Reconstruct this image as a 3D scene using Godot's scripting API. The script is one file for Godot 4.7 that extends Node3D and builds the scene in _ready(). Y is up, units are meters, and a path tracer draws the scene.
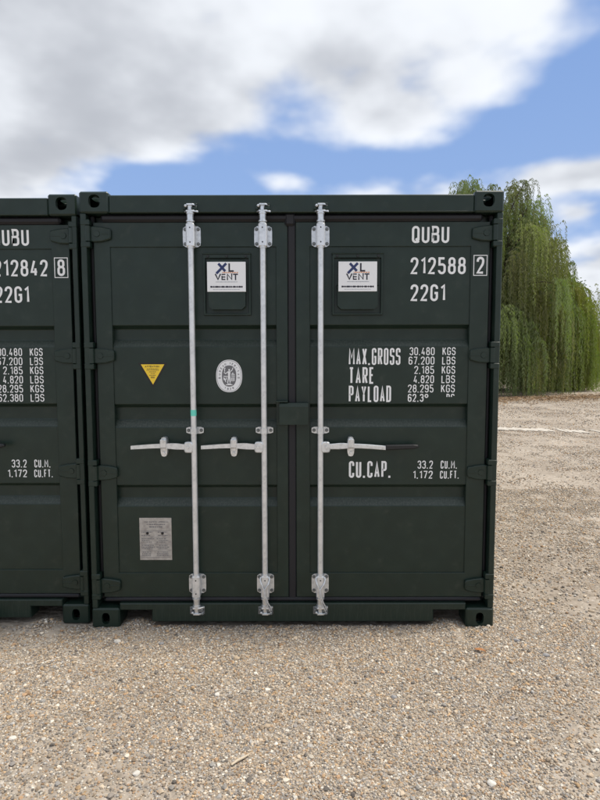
extends Node3D

# ------------------------------------------------------------------ mesh builder
class MB:
	var v := PackedVector3Array()
	var n := PackedVector3Array()
	var c := PackedColorArray()

	func tri(a: Vector3, b: Vector3, d: Vector3, hint: Vector3) -> void:
		var m := (d - a).cross(b - a)
		if m.length_squared() < 1e-16:
			return
		m = m.normalized()
		if m.dot(hint) < 0.0:
			m = -m
			var t := b
			b = d
			d = t
		v.append(a); v.append(b); v.append(d)
		n.append(m); n.append(m); n.append(m)

	func quad(a: Vector3, b: Vector3, d: Vector3, e: Vector3, hint: Vector3) -> void:
		tri(a, b, d, hint)
		tri(a, d, e, hint)

	func squad(a: Vector3, b: Vector3, d: Vector3, e: Vector3, na: Vector3, nb: Vector3) -> void:
		# smooth quad: a, b carry na / nb and e, d carry na / nb
		var m := (d - a).cross(b - a)
		var pts := [a, b, d, a, d, e]
		var nn := [na, nb, nb, na, nb, na]
		if m.dot(na + nb) < 0.0:
			pts = [a, d, b, a, e, d]
			nn = [na, nb, nb, na, na, nb]
		for i in 6:
			v.append(pts[i]); n.append(nn[i])

	# box with chamfered edges between corners lo and hi; holes: {face: [cu, cv, ru, rv, wall]}
	func box(lo: Vector3, hi: Vector3, ch := 0.0, xf := Transform3D(), holes := {}) -> void:
		var ce := (lo + hi) * 0.5
		var h := (hi - lo) * 0.5
		ch = minf(ch, minf(h.x, minf(h.y, h.z)) * 0.98)
		var ax := [Vector3.RIGHT, Vector3.UP, Vector3.BACK]
		for i in 3:
			var j := (i + 1) % 3
			var k := (i + 2) % 3
			for s in [-1.0, 1.0]:
				var o: Vector3 = ce + ax[i] * h[i] * s
				var uj: Vector3 = ax[j] * (h[j] - ch)
				var uk: Vector3 = ax[k] * (h[k] - ch)
				var key := i * 2 + (1 if s > 0 else 0)
				if holes.has(key):
					_holed(xf, o, uj, uk, ax[i] * s, holes[key])
				else:
					quad(xf * (o + uj + uk), xf * (o - uj + uk), xf * (o - uj - uk), xf * (o + uj - uk), xf.basis * (ax[i] * s))
		if ch <= 0.0:
			return
		for i in 3:                               # edges along axis i
			var j := (i + 1) % 3
			var k := (i + 2) % 3
			for sj in [-1.0, 1.0]:
				for sk in [-1.0, 1.0]:
					var a: Vector3 = ce + ax[j] * sj * h[j] + ax[k] * sk * (h[k] - ch)
					var b: Vector3 = ce + ax[j] * sj * (h[j] - ch) + ax[k] * sk * h[k]
					var w: Vector3 = ax[i] * (h[i] - ch)
					quad(xf * (a - w), xf * (a + w), xf * (b + w), xf * (b - w), xf.basis * (ax[j] * sj + ax[k] * sk))
		for sx in [-1.0, 1.0]:
			for sy in [-1.0, 1.0]:
				for sz in [-1.0, 1.0]:
					var q := Vector3(sx, sy, sz)
					tri(xf * (ce + q * Vector3(h.x, h.y - ch, h.z - ch)), xf * (ce + q * Vector3(h.x - ch, h.y, h.z - ch)), xf * (ce + q * Vector3(h.x - ch, h.y - ch, h.z)), xf.basis * q)

	func _holed(xf: Transform3D, o: Vector3, uj: Vector3, uk: Vector3, out: Vector3, hole: Array) -> void:
		var lj := uj.length()
		var lk := uk.length()
		var dj := uj / lj
		var dk := uk / lk
		var angs := []
		for i in 28:
			angs.append(TAU * i / 28.0)
		for q in [[1, 1], [-1, 1], [-1, -1], [1, -1]]:
			angs.append(fposmod(atan2(q[1] * lk - hole[1], q[0] * lj - hole[0]), TAU))
		angs.sort()
		var ins := []
		var outs := []
		for a in angs:
			var d := Vector2(cos(a), sin(a))
			var e: float = pow(pow(absf(d.x) / hole[2], 2.6) + pow(absf(d.y) / hole[3], 2.6), -1.0 / 2.6)
			ins.append(Vector2(hole[0], hole[1]) + d * e)
			var t := 1e9
			if absf(d.x) > 1e-6:
				t = minf(t, ((lj if d.x > 0 else -lj) - hole[0]) / d.x)
			if absf(d.y) > 1e-6:
				t = minf(t, ((lk if d.y > 0 else -lk) - hole[1]) / d.y)
			outs.append(Vector2(hole[0], hole[1]) + d * t)
		for i in angs.size():
			var k := (i + 1) % angs.size()
			var p := [outs[i], outs[k], ins[k], ins[i]].map(func(w): return o + dj * w.x + dk * w.y)
			quad(xf * p[0], xf * p[1], xf * p[2], xf * p[3], xf.basis * out)
			var cc: Vector3 = o + dj * hole[0] + dk * hole[1]
			quad(xf * p[2], xf * p[3], xf * (p[3] - out * hole[4]), xf * (p[2] - out * hole[4]), xf.basis * (cc - p[2]))

	func tube(a: Vector3, b: Vector3, r0: float, r1: float, seg := 16, caps := true) -> void:
		var d := (b - a).normalized()
		var s := d.cross(Vector3.UP if absf(d.y) < 0.9 else Vector3.RIGHT).normalized()
		var t := d.cross(s)
		for i in seg:
			var w0 := TAU * i / seg
			var w1 := TAU * (i + 1) / seg
			var n0 := s * cos(w0) + t * sin(w0)
			var n1 := s * cos(w1) + t * sin(w1)
			squad(a + n0 * r0, a + n1 * r0, b + n1 * r1, b + n0 * r1, n0, n1)
			if caps:
				tri(a, a + n0 * r0, a + n1 * r0, -d)
				tri(b, b + n0 * r1, b + n1 * r1, d)

	# swept tube along points with a radius each
	func sweep(pts: Array, rad: Array, seg := 8) -> void:
		var rings := []
		var nors := []
		var prev := Vector3.ZERO
		for i in pts.size():
			var d: Vector3 = (pts[mini(i + 1, pts.size() - 1)] - pts[maxi(i - 1, 0)]).normalized()
			var s := prev - d * prev.dot(d)
			if s.length() < 0.01:
				s = d.cross(Vector3.UP if absf(d.y) < 0.9 else Vector3.RIGHT)
			s = s.normalized()
			prev = s
			var t := d.cross(s)
			var ring := []
			var nr := []
			for k in seg:
				var w := TAU * k / seg
				var nn := s * cos(w) + t * sin(w)
				nr.append(nn)
				ring.append(pts[i] + nn * rad[i])
			rings.append(ring)
			nors.append(nr)
		for i in pts.size() - 1:
			for k in seg:
				var m := (k + 1) % seg
				squad(rings[i][k], rings[i][m], rings[i + 1][m], rings[i + 1][k], nors[i][k], nors[i][m])

	# prism of a 2D outline (xy) between z0 and z1, front edge chamfered by ch
	func prism(poly: PackedVector2Array, z0: float, z1: float, ch := 0.0, xf := Transform3D()) -> void:
		var top := poly
		if ch > 0.0:
			var ins := Geometry2D.offset_polygon(poly, -ch, Geometry2D.JOIN_MITER)
			if ins.size() == 1 and ins[0].size() == poly.size():
				# keep the order aligned with the outline
				var best := 0
				for i in ins[0].size():
					if ins[0][i].distance_to(poly[0]) < ins[0][best].distance_to(poly[0]):
						best = i
				top = PackedVector2Array()
				for i in poly.size():
					top.append(ins[0][(best + i) % poly.size()])
		var ix := Geometry2D.triangulate_polygon(top)
		for i in range(0, ix.size(), 3):
			tri(xf * Vector3(top[ix[i]].x, top[ix[i]].y, z1), xf * Vector3(top[ix[i + 1]].x, top[ix[i + 1]].y, z1), xf * Vector3(top[ix[i + 2]].x, top[ix[i + 2]].y, z1), xf.basis * Vector3(0, 0, 1))
		ix = Geometry2D.triangulate_polygon(poly)
		for i in range(0, ix.size(), 3):
			tri(xf * Vector3(poly[ix[i]].x, poly[ix[i]].y, z0), xf * Vector3(poly[ix[i + 1]].x, poly[ix[i + 1]].y, z0), xf * Vector3(poly[ix[i + 2]].x, poly[ix[i + 2]].y, z0), xf.basis * Vector3(0, 0, -1))
		var cw := Geometry2D.is_polygon_clockwise(poly)
		for i in poly.size():
			var k := (i + 1) % poly.size()
			var e := (poly[k] - poly[i])
			var o := Vector3(e.y, -e.x, 0) * (-1.0 if cw else 1.0)
			var zc := z1 - (ch if top != poly else 0.0)
			quad(xf * Vector3(poly[i].x, poly[i].y, z0), xf * Vector3(poly[k].x, poly[k].y, z0), xf * Vector3(poly[k].x, poly[k].y, zc), xf * Vector3(poly[i].x, poly[i].y, zc), xf.basis * o)
			if top != poly:
				quad(xf * Vector3(poly[i].x, poly[i].y, zc), xf * Vector3(poly[k].x, poly[k].y, zc), xf * Vector3(top[k].x, top[k].y, z1), xf * Vector3(top[i].x, top[i].y, z1), xf.basis * (o.normalized() + Vector3(0, 0, 1)))

	func mesh() -> ArrayMesh:
		var a := []
		a.resize(Mesh.ARRAY_MAX)
		a[Mesh.ARRAY_VERTEX] = v
		a[Mesh.ARRAY_NORMAL] = n
		if c.size() == v.size():
			a[Mesh.ARRAY_COLOR] = c
		var m := ArrayMesh.new()
		m.add_surface_from_arrays(Mesh.PRIMITIVE_TRIANGLES, a)
		return m

# ------------------------------------------------------------------ naming helpers
var taken := {}

func numbered(called: String) -> String:
	var k: int = taken.get(called, 0)
	taken[called] = k + 1
	return called if k == 0 else "%s_%03d" % [called, k]

func thing(called: String, label: String, category: String, at := Vector3.ZERO, group := "") -> Node3D:
	var o := Node3D.new()
	o.name = numbered(called)
	add_child(o)
	o.position = at
	tag(o, label, category, group)
	return o

func tag(o: Node3D, label: String, category: String, group := "", kind := "") -> void:
	if label:
		o.set_meta("label", label)
	if category:
		o.set_meta("category", category)
	if group:
		o.set_meta("group", group)
	if kind:
		o.set_meta("kind", kind)

func part(called: String, m: Mesh, mat: Material, parent: Node, at := Vector3.ZERO) -> MeshInstance3D:
	var o := MeshInstance3D.new()
	o.name = called
	o.mesh = m
	o.material_override = mat
	o.position = at
	parent.add_child(o, true)
	return o

# ------------------------------------------------------------------ materials
func noise(freq: float, sd: int, oct := 4, type := FastNoiseLite.TYPE_SIMPLEX_SMOOTH) -> FastNoiseLite:
	var f := FastNoiseLite.new()
	f.noise_type = type
	f.frequency = freq
	f.seed = sd
	f.fractal_octaves = oct
	return f

func noise_tex(nz: FastNoiseLite, size: int, ramp: Gradient) -> NoiseTexture2D:
	var t := NoiseTexture2D.new()
	t.width = size
	t.height = size
	t.seamless = true
	t.noise = nz
	t.color_ramp = ramp
	return t

func ramp(stops: Array) -> Gradient:
	var g := Gradient.new()
	var o := PackedFloat32Array()
	var cs := PackedColorArray()
	for s in stops:
		o.append(s[0])
		cs.append(s[1])
	g.offsets = o
	g.colors = cs
	return g

func lin(r: float, g: float, b: float) -> Color:
	return Color(r, g, b).linear_to_srgb()

func plain(r: float, g: float, b: float, rough := 0.6, metal := 0.0) -> StandardMaterial3D:
	var m := StandardMaterial3D.new()
	m.albedo_color = lin(r, g, b)
	m.roughness = rough
	m.metallic = metal
	return m

var M := {}
var S := {}                # small shared shapes

func make_shapes() -> void:
	var b := MB.new()
	b.tube(Vector3.ZERO, Vector3(0, 0, 0.003), 0.0105, 0.0105, 12)
	b.tube(Vector3(0, 0, 0.003), Vector3(0, 0, 0.0085), 0.0066, 0.0058, 6)
	S.bolt = b.mesh()
	b = MB.new()
	b.tube(Vector3.ZERO, Vector3(0, 0, 0.0013), 0.0042, 0.0042, 10)
	S.hole = b.mesh()
	b = MB.new()
	b.tube(Vector3.ZERO, Vector3(0, 0, 0.006), 0.009, 0.007, 12)
	S.rivet = b.mesh()

func make_materials() -> void:
	# container paint: dark green, satin, with thin dusty mottling and a slightly uneven gloss
	var p := StandardMaterial3D.new()
	p.albedo_color = Color.WHITE
	p.albedo_texture = noise_tex(noise(0.012, 11, 5), 512, ramp([[0.0, lin(0.0105, 0.0230, 0.0170)], [0.5, lin(0.0122, 0.0262, 0.0192)], [0.8, lin(0.0145, 0.0290, 0.0215)], [1.0, lin(0.021, 0.035, 0.027)]]))
	p.roughness = 1.0
	p.metallic_specular = 0.45
	p.roughness_texture = noise_tex(noise(0.02, 5, 5), 512, ramp([[0.0, Color(0.30, 0.30, 0.30)], [1.0, Color(0.46, 0.46, 0.46)]]))
	p.normal_enabled = true
	var nt := NoiseTexture2D.new()
	nt.width = 512
	nt.height = 512
	nt.seamless = true
	nt.noise = noise(0.006, 21, 3)
	nt.as_normal_map = true
	nt.bump_strength = 2.0
	p.normal_texture = nt
	p.normal_scale = 0.12
	p.uv1_triplanar = true
	p.uv1_scale = Vector3(0.9, 0.9, 0.9)
	p.detail_enabled = true
	p.detail_blend_mode = BaseMaterial3D.BLEND_MODE_MIX
	p.detail_uv_layer = BaseMaterial3D.DETAIL_UV_1
	p.detail_albedo = noise_tex(noise(0.01, 3, 2), 64, ramp([[0.0, lin(0.085, 0.09, 0.075)], [1.0, lin(0.10, 0.10, 0.085)]]))
	p.detail_mask = noise_tex(noise(0.02, 33, 5), 512, ramp([[0.0, Color.BLACK], [0.60, Color.BLACK], [0.80, Color(0.06, 0.06, 0.06)], [1.0, Color(0.22, 0.22, 0.22)]]))
	M.paint = p
	# the same paint with dust grains, paled to paint in skylight on the ledges
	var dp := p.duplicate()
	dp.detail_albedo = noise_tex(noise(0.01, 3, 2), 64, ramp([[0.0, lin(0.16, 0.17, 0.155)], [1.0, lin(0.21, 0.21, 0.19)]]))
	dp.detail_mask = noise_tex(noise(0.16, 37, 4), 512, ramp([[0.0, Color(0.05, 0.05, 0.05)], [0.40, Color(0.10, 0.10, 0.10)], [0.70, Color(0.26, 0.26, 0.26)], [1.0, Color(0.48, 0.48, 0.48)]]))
	M.dusty_skylit_paint = dp
	# sill: rain-splashed grit dried in vertical runs
	var sp := p.duplicate()
	sp.uv1_scale = Vector3(7.0, 0.8, 7.0)
	sp.detail_mask = noise_tex(noise(0.02, 39, 5), 512, ramp([[0.0, Color.BLACK], [0.42, Color.BLACK], [0.70, Color(0.08, 0.08, 0.08)], [1.0, Color(0.26, 0.26, 0.26)]]))
	M.sill_paint = sp
	# galvanised steel
	var g := StandardMaterial3D.new()
	g.albedo_texture = noise_tex(noise(0.03, 7, 4, FastNoiseLite.TYPE_CELLULAR), 256, ramp([[0.0, lin(0.56, 0.58, 0.59)], [0.5, lin(0.74, 0.76, 0.77)], [1.0, lin(0.84, 0.85, 0.86)]]))
	g.metallic = 0.5
	g.roughness = 0.32
	g.uv1_triplanar = true
	g.uv1_scale = Vector3(4, 4, 4)
	M.zinc = g
	var zp := g.duplicate()
	zp.metallic = 0.75
	zp.roughness = 0.33
	M.bright_zinc = zp
	M.rubber = plain(0.008, 0.008, 0.011, 0.6)
	M.black_grip = plain(0.010, 0.011, 0.012, 0.45)
	M.white = plain(0.86, 0.87, 0.88, 0.45)
	M.mark = plain(0.87, 0.88, 0.88, 0.5)
	M.navy = plain(0.02, 0.035, 0.13, 0.5)
	M.ink = plain(0.02, 0.02, 0.035, 0.5)
	M.orange = plain(0.75, 0.28, 0.10, 0.5)
	M.grey_ink = plain(0.30, 0.32, 0.36, 0.5)
	M.yellow = plain(0.90, 0.62, 0.04, 0.45)
	M.black = plain(0.010, 0.010, 0.010, 0.5)
	M.emblem = plain(0.16, 0.16, 0.17, 0.5)
	M.tape = plain(0.16, 0.72, 0.58, 0.5)
	M.hole = plain(0.01, 0.01, 0.01, 0.9)
	M.bolt = plain(0.20, 0.21, 0.21, 0.45, 0.5)
	var pl := plain(1, 1, 1, 0.55, 0.1)
	pl.albedo_texture = noise_tex(noise(0.03, 9, 5), 256, ramp([[0.0, lin(0.30, 0.27, 0.25)], [0.5, lin(0.44, 0.41, 0.37)], [1.0, lin(0.54, 0.51, 0.47)]]))
	pl.uv1_triplanar = true
	pl.uv1_scale = Vector3(3, 3, 3)
	M.plate = pl
	M.wood_floor = plain(0.12, 0.07, 0.04, 0.8)

# ------------------------------------------------------------------ stroke lettering
# each glyph: [advance width, strokes]; stroke: [closed, [x, y, corner radius]...]
var GL := {
	"0": [1.0, [[true, [[0, 0, .5], [1, 0, .5], [1, 1, .5], [0, 1, .5]]]]],
	"O": [1.0, [[true, [[0, 0, .5], [1, 0, .5], [1, 1, .5], [0, 1, .5]]]]],
	"1": [0.55, [[false, [[0.0, .82, 0], [.5, 1, 0], [.5, 0, 0]]]]],
	"2": [1.0, [[false, [[0, .74, 0], [0, 1, .5], [1, 1, .5], [1, .62, .4], [0, 0, 0], [1, 0, 0]]]]],
	"3": [1.0, [[false, [[0, .8, 0], [0, 1, .5], [1, 1, .5], [1, .54, .42], [.4, .54, 0]]], [false, [[.4, .54, 0], [1, .54, .42], [1, 0, .5], [0, 0, .5], [0, .2, 0]]]]],
	"4": [1.0, [[false, [[.55, 1, 0], [0, .24, 0], [1, .24, 0]]], [false, [[.72, .48, 0], [.72, 0, 0]]]]],
	"5": [1.0, [[false, [[.95, 1, 0], [.05, 1, 0], [.05, .58, 0], [1, .6, .5], [1, 0, .5], [0, 0, .5], [0, .2, 0]]]]],
	"6": [1.0, [[true, [[0, 0, .5], [1, 0, .5], [1, .58, .5], [0, .58, .5]]], [false, [[0, .33, 0], [0, 1, .5], [1, 1, .45], [1, .82, 0]]]]],
	"7": [1.0, [[false, [[0, 1, 0], [1, 1, 0], [.35, 0, 0]]]]],
	"8": [1.0, [[true, [[0, 0, .5], [1, 0, .5], [1, .54, .45], [0, .54, .45]]], [true, [[.06, .54, .44], [.94, .54, .44], [.94, 1, .44], [.06, 1, .44]]]]],
	"9": [1.0, [[true, [[0, .42, .5], [1, .42, .5], [1, 1, .5], [0, 1, .5]]], [false, [[1, .67, 0], [1, 0, .5], [0, 0, .45], [0, .18, 0]]]]],
	"A": [1.0, [[false, [[0, 0, 0], [.5, 1, 0], [1, 0, 0]]], [false, [[.16, .28, 0], [.84, .28, 0]]]]],
	"B": [1.0, [[true, [[0, 0, 0], [0, 1, 0], [.95, 1, .42], [.95, .53, .42], [0, .53, 0]]], [false, [[0, .53, 0], [1, .53, .42], [1, 0, .42], [0, 0, 0]]]]],
	"C": [1.0, [[false, [[1, .74, 0], [1, 1, .5], [0, 1, .5], [0, 0, .5], [1, 0, .5], [1, .26, 0]]]]],
	"D": [1.0, [[true, [[0, 0, 0], [0, 1, 0], [1, 1, .5], [1, 0, .5]]]]],
	"E": [0.9, [[false, [[.9, 1, 0], [0, 1, 0], [0, 0, 0], [.9, 0, 0]]], [false, [[0, .53, 0], [.75, .53, 0]]]]],
	"F": [0.9, [[false, [[.9, 1, 0], [0, 1, 0], [0, 0, 0]]], [false, [[0, .53, 0], [.75, .53, 0]]]]],
	"G": [1.0, [[false, [[1, .76, 0], [1, 1, .5], [0, 1, .5], [0, 0, .5], [1, 0, .5], [1, .48, 0], [.55, .48, 0]]]]],
	"I": [0.2, [[false, [[.1, 0, 0], [.1, 1, 0]]]]],
	"K": [1.0, [[false, [[0, 0, 0], [0, 1, 0]]], [false, [[.95, 1, 0], [0, .36, 0]]], [false, [[.35, .6, 0], [1, 0, 0]]]]],
	"L": [0.85, [[false, [[0, 1, 0], [0, 0, 0], [.85, 0, 0]]]]],
	"M": [1.5, [[false, [[0, 0, 0], [0, 1, 0], [.75, .42, 0], [1.5, 1, 0], [1.5, 0, 0]]]]],
	"N": [1.0, [[false, [[0, 0, 0], [0, 1, 0], [1, 0, 0], [1, 1, 0]]]]],
	"P": [1.0, [[false, [[0, 0, 0], [0, 1, 0], [1, 1, .45], [1, .46, .45], [0, .46, 0]]]]],
	"Q": [1.0, [[true, [[0, 0, .5], [1, 0, .5], [1, 1, .5], [0, 1, .5]]], [false, [[.55, .24, 0], [1.05, -.04, 0]]]]],
	"R": [1.0, [[false, [[0, 0, 0], [0, 1, 0], [1, 1, .45], [1, .48, .45], [0, .48, 0]]], [false, [[.5, .48, 0], [1, 0, 0]]]]],
	"S": [1.0, [[false, [[1, .77, 0], [1, 1, .5], [0, 1, .5], [0, .53, .46], [1, .53, .46], [1, 0, .5], [0, 0, .5], [0, .23, 0]]]]],
	"T": [1.0, [[false, [[0, 1, 0], [1, 1, 0]]], [false, [[.5, 1, 0], [.5, 0, 0]]]]],
	"U": [1.0, [[false, [[0, 1, 0], [0, 0, .5], [1, 0, .5], [1, 1, 0]]]]],
	"V": [1.0, [[false, [[0, 1, 0], [.5, 0, 0], [1, 1, 0]]]]],
	"X": [1.0, [[false, [[0, 0, 0], [1, 1, 0]]], [false, [[0, 1, 0], [1, 0, 0]]]]],
	"Y": [1.0, [[false, [[0, 1, 0], [.5, .46, 0], [1, 1, 0]]], [false, [[.5, .46, 0], [.5, 0, 0]]]]],
	".": [0.16, [[false, [[.08, -.065, 0], [.08, .065, 0]]]]],
	",": [0.16, [[false, [[.10, .065, 0], [.02, -.12, 0]]]]],
	" ": [0.6, []],
	# worn figures whose lower half has flaked away
	"a": [1.0, [[true, [[0, .56, .5], [1, .56, .5], [1, 1, .5], [0, 1, .5]]]]],
	"b": [1.0, [[false, [[.12, .62, 0], [.12, 1, 0], [.95, 1, .42], [.95, .62, 0]]]]],
	"c": [1.0, [[false, [[1, .8, 0], [1, 1, .5], [0, 1, .5], [0, .62, 0]]]]],
	"l": [0.85, [[false, [[.70, .44, 0], [.70, .58, 0]]]]],
}

func rounded(pts: Array, closed: bool) -> PackedVector2Array:
	# pts: [Vector2, radius]
	var out := PackedVector2Array()
	var m := pts.size()
	for i in m:
		var p: Vector2 = pts[i][0]
		var r: float = pts[i][1]
		if r <= 0.0 or (not closed and (i == 0 or i == m - 1)):
			out.append(p)
			continue
		var a: Vector2 = pts[(i - 1 + m) % m][0]
		var b: Vector2 = pts[(i + 1) % m][0]
		var da := (a - p)
		var db := (b - p)
		var la := minf(r, da.length() * 0.5 if (closed or i > 1) and pts[(i - 1 + m) % m][1] > 0.0 else da.length())
		var lb := minf(r, db.length() * 0.5 if (closed or i < m - 2) and pts[(i + 1) % m][1] > 0.0 else db.length())
		var l := minf(la, lb)
		var s := p + da.normalized() * l
		var e := p + db.normalized() * l
		for k in 7:
			var t := k / 6.0
			# quarter-circle-like blend
			var w := 0.5523
			var c0 := s.lerp(p, w)
			var c1 := e.lerp(p, w)
			out.append(s.bezier_interpolate(c0, c1, e, t))
	return out

func ribbon(mb: MB, line: PackedVector2Array, closed: bool, w: float, xf: Transform3D, z: float) -> void:
	var pts := PackedVector2Array()
	for p in line:
		if pts.is_empty() or pts[pts.size() - 1].distance_to(p) > 1e-5:
			pts.append(p)
	if closed and pts[0].distance_to(pts[pts.size() - 1]) < 1e-5:
		pts.remove_at(pts.size() - 1)
	var m := pts.size()
	var ls := []
	var rs := []
	for i in m:
		var d0 := Vector2.ZERO
		var d1 := Vector2.ZERO
		if closed or i > 0:
			d0 = (pts[i] - pts[(i - 1 + m) % m]).normalized()
		if closed or i < m - 1:
			d1 = (pts[(i + 1) % m] - pts[i]).normalized()
		if d0 == Vector2.ZERO:
			d0 = d1
		if d1 == Vector2.ZERO:
			d1 = d0
		var t := (d0 + d1).normalized() if (d0 + d1).length() > 0.05 else d0
		var nn := Vector2(-t.y, t.x)
		var k := 1.0 / maxf(0.72, nn.dot(Vector2(-d0.y, d0.x)))
		ls.append(pts[i] + nn * w * 0.5 * k)
		rs.append(pts[i] - nn * w * 0.5 * k)
	var up := xf.basis * Vector3(0, 0, 1)
	for i in (m if closed else m - 1):
		var k := (i + 1) % m
		mb.quad(xf * Vector3(ls[i].x, ls[i].y, z), xf * Vector3(ls[k].x, ls[k].y, z), xf * Vector3(rs[k].x, rs[k].y, z), xf * Vector3(rs[i].x, rs[i].y, z), up)

# lettering whose outline runs from x0, height h, baseline y; returns its right end
func letters(mb: MB, text: String, x0: float, y: float, h: float, gw: float, gap: float, weight: float, z: float, xf := Transform3D()) -> float:
	var x := x0
	var ih := h - weight                       # centre line height
	var iw := gw - weight
	for ch in text:
		var g: Array = GL[ch]
		var k := 0
		for s in g[1]:
			var pts := []
			for p in s[1]:
				pts.append([Vector2(x + weight * 0.5 + p[0] * iw, y + weight * 0.5 + p[1] * ih), p[2] * iw])
				if ch == ".":
					pts[-1][0] = Vector2(x + weight * 0.5, y + weight * (0.5 + (p[1] * 8.0)))
			ribbon(mb, rounded(pts, s[0]), s[0], weight, xf, z + 0.0003 * k)
			k += 1
		x += g[0] * iw + weight + gap
	return x - gap

func text_part(called: String, text: String, x0: float, x1: float, y: float, h: float, z: float, parent: Node, mat: Material, weight_k := 0.135) -> void:
	# fit the glyph width so that the line ends at x1
	var weight := h * weight_k
	var gap := h * 0.13
	var iw := 0.0
	while true:
		var units := 0.0
		var fixed := 0.0
		for ch in text:
			units += GL[ch][0]
			fixed += weight + gap
		iw = ((x1 - x0) - fixed + gap) / units
		if iw > weight * 1.62 or weight < h * 0.07:
			break
		weight *= 0.96
		gap = weight * 0.85
	var mb := MB.new()
	letters(mb, text, x0, y, h, iw + weight, gap, weight, z)
	part(called, mb.mesh(), mat, parent)

func type_mesh(text: String, height: float, bold: bool) -> TextMesh:
	var f := SystemFont.new()
	f.font_names = PackedStringArray(["Droid Sans"])
	f.font_weight = 700 if bold else 400
	var t := TextMesh.new()
	t.font = f
	t.text = text
	t.font_size = 64
	t.pixel_size = height / 46.0
	t.depth = 0.0006
	t.curve_step = 2.0
	return t

# rows of tiny print too small to read: short dashes
func print_rows(mb: MB, rng: RandomNumberGenerator, x0: float, x1: float, y: float, h: float, z: float) -> void:
	var x := x0
	while x < x1 - h * 0.6:
		var w := minf(x1 - x, h * rng.randf_range(0.5, 2.4))
		mb.quad(Vector3(x, y, z), Vector3(x + w, y, z), Vector3(x + w, y + h, z), Vector3(x, y + h, z), Vector3(0, 0, 1))
		x += w + h * rng.randf_range(0.3, 0.8)

func oval(rx: float, ry: float, seg := 40, e := 2.0) -> PackedVector2Array:
	var a := PackedVector2Array()
	for i in seg:
		var w := TAU * i / seg
		var r := pow(pow(absf(cos(w)) / rx, e) + pow(absf(sin(w)) / ry, e), -1.0 / e)
		a.append(Vector2(cos(w), sin(w)) * r)
	return a

func shifted(a: PackedVector2Array, by: Vector2) -> PackedVector2Array:
	return Transform2D(0.0, by) * a

# ------------------------------------------------------------------ the container
const W := 2.438
const H := 2.591
const L := 6.058
const ZF := -0.040          # face of the door frame
const ZP := -0.048          # face of the door panel
const DOOR_TOP := 2.424
const DOOR_BOT := 0.177

func casting(parent: Node, sx: float, top: bool, front: bool) -> void:
	var mb := MB.new()
	var w := 0.168
	var hh := 0.122
	var dd := 0.168
	var y0 := H - hh if top else 0.0
	var lo := Vector3(-w / 2, -hh / 2, -dd / 2)
	var hi := -lo
	var fz := 5 if front else 4
	var sxk := 1 if sx > 0 else 0
	var ty := 3 if top else 2
	var holes := {}
	# face axes: x faces (y, z), y faces (z, x), z faces (x, y)
	holes[fz] = [-sx * 0.004, 0.006 if top else -0.004, 0.033, 0.037, 0.028] if top else [0.0, -0.002, 0.024, 0.036, 0.028]
	holes[sxk] = [0.0, 0.0, 0.036, 0.026, 0.028]
	holes[ty] = [0.0, 0.0, 0.055, 0.030, 0.028]
	mb.box(lo, hi, 0.009, Transform3D(), holes)
	var z := -dd / 2 if front else -L + dd / 2
	part("corner_casting", mb.mesh(), M.paint, parent, Vector3(sx * (W / 2 - w / 2), y0 + hh / 2, z))

func frame_ring(mb: MB, o: Rect2, i: Rect2, z: float, depth: float, ch: float) -> void:
	var oc := [o.position, Vector2(o.end.x, o.position.y), o.end, Vector2(o.position.x, o.end.y)]
	var ic := [i.position, Vector2(i.end.x, i.position.y), i.end, Vector2(i.position.x, i.end.y)]
	var sg := [Vector2(-1, -1), Vector2(1, -1), Vector2(1, 1), Vector2(-1, 1)]
	for k in 4:
		var m := (k + 1) % 4
		var a: Vector2 = oc[k] - sg[k] * ch
		var b: Vector2 = oc[m] - sg[m] * ch
		var e: Vector2 = ic[m] + sg[m] * ch
		var f: Vector2 = ic[k] + sg[k] * ch
		mb.quad(Vector3(a.x, a.y, z), Vector3(b.x, b.y, z), Vector3(e.x, e.y, z), Vector3(f.x, f.y, z), Vector3(0, 0, 1))
		var od: Vector2 = (sg[k] + sg[m]).normalized()
		var h3 := Vector3(od.x, od.y, 0)
		mb.quad(Vector3(a.x, a.y, z), Vector3(b.x, b.y, z), Vector3(oc[m].x, oc[m].y, z - ch), Vector3(oc[k].x, oc[k].y, z - ch), h3 + Vector3(0, 0, 1))
		mb.quad(Vector3(oc[k].x, oc[k].y, z - ch), Vector3(oc[m].x, oc[m].y, z - ch), Vector3(oc[m].x, oc[m].y, z - depth), Vector3(oc[k].x, oc[k].y, z - depth), h3)
		mb.quad(Vector3(f.x, f.y, z), Vector3(e.x, e.y, z), Vector3(ic[m].x, ic[m].y, z - ch), Vector3(ic[k].x, ic[k].y, z - ch), -h3 + Vector3(0, 0, 1))
		mb.quad(Vector3(ic[k].x, ic[k].y, z - ch), Vector3(ic[m].x, ic[m].y, z - ch), Vector3(ic[m].x, ic[m].y, z - depth), Vector3(ic[k].x, ic[k].y, z - depth), -h3)

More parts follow.
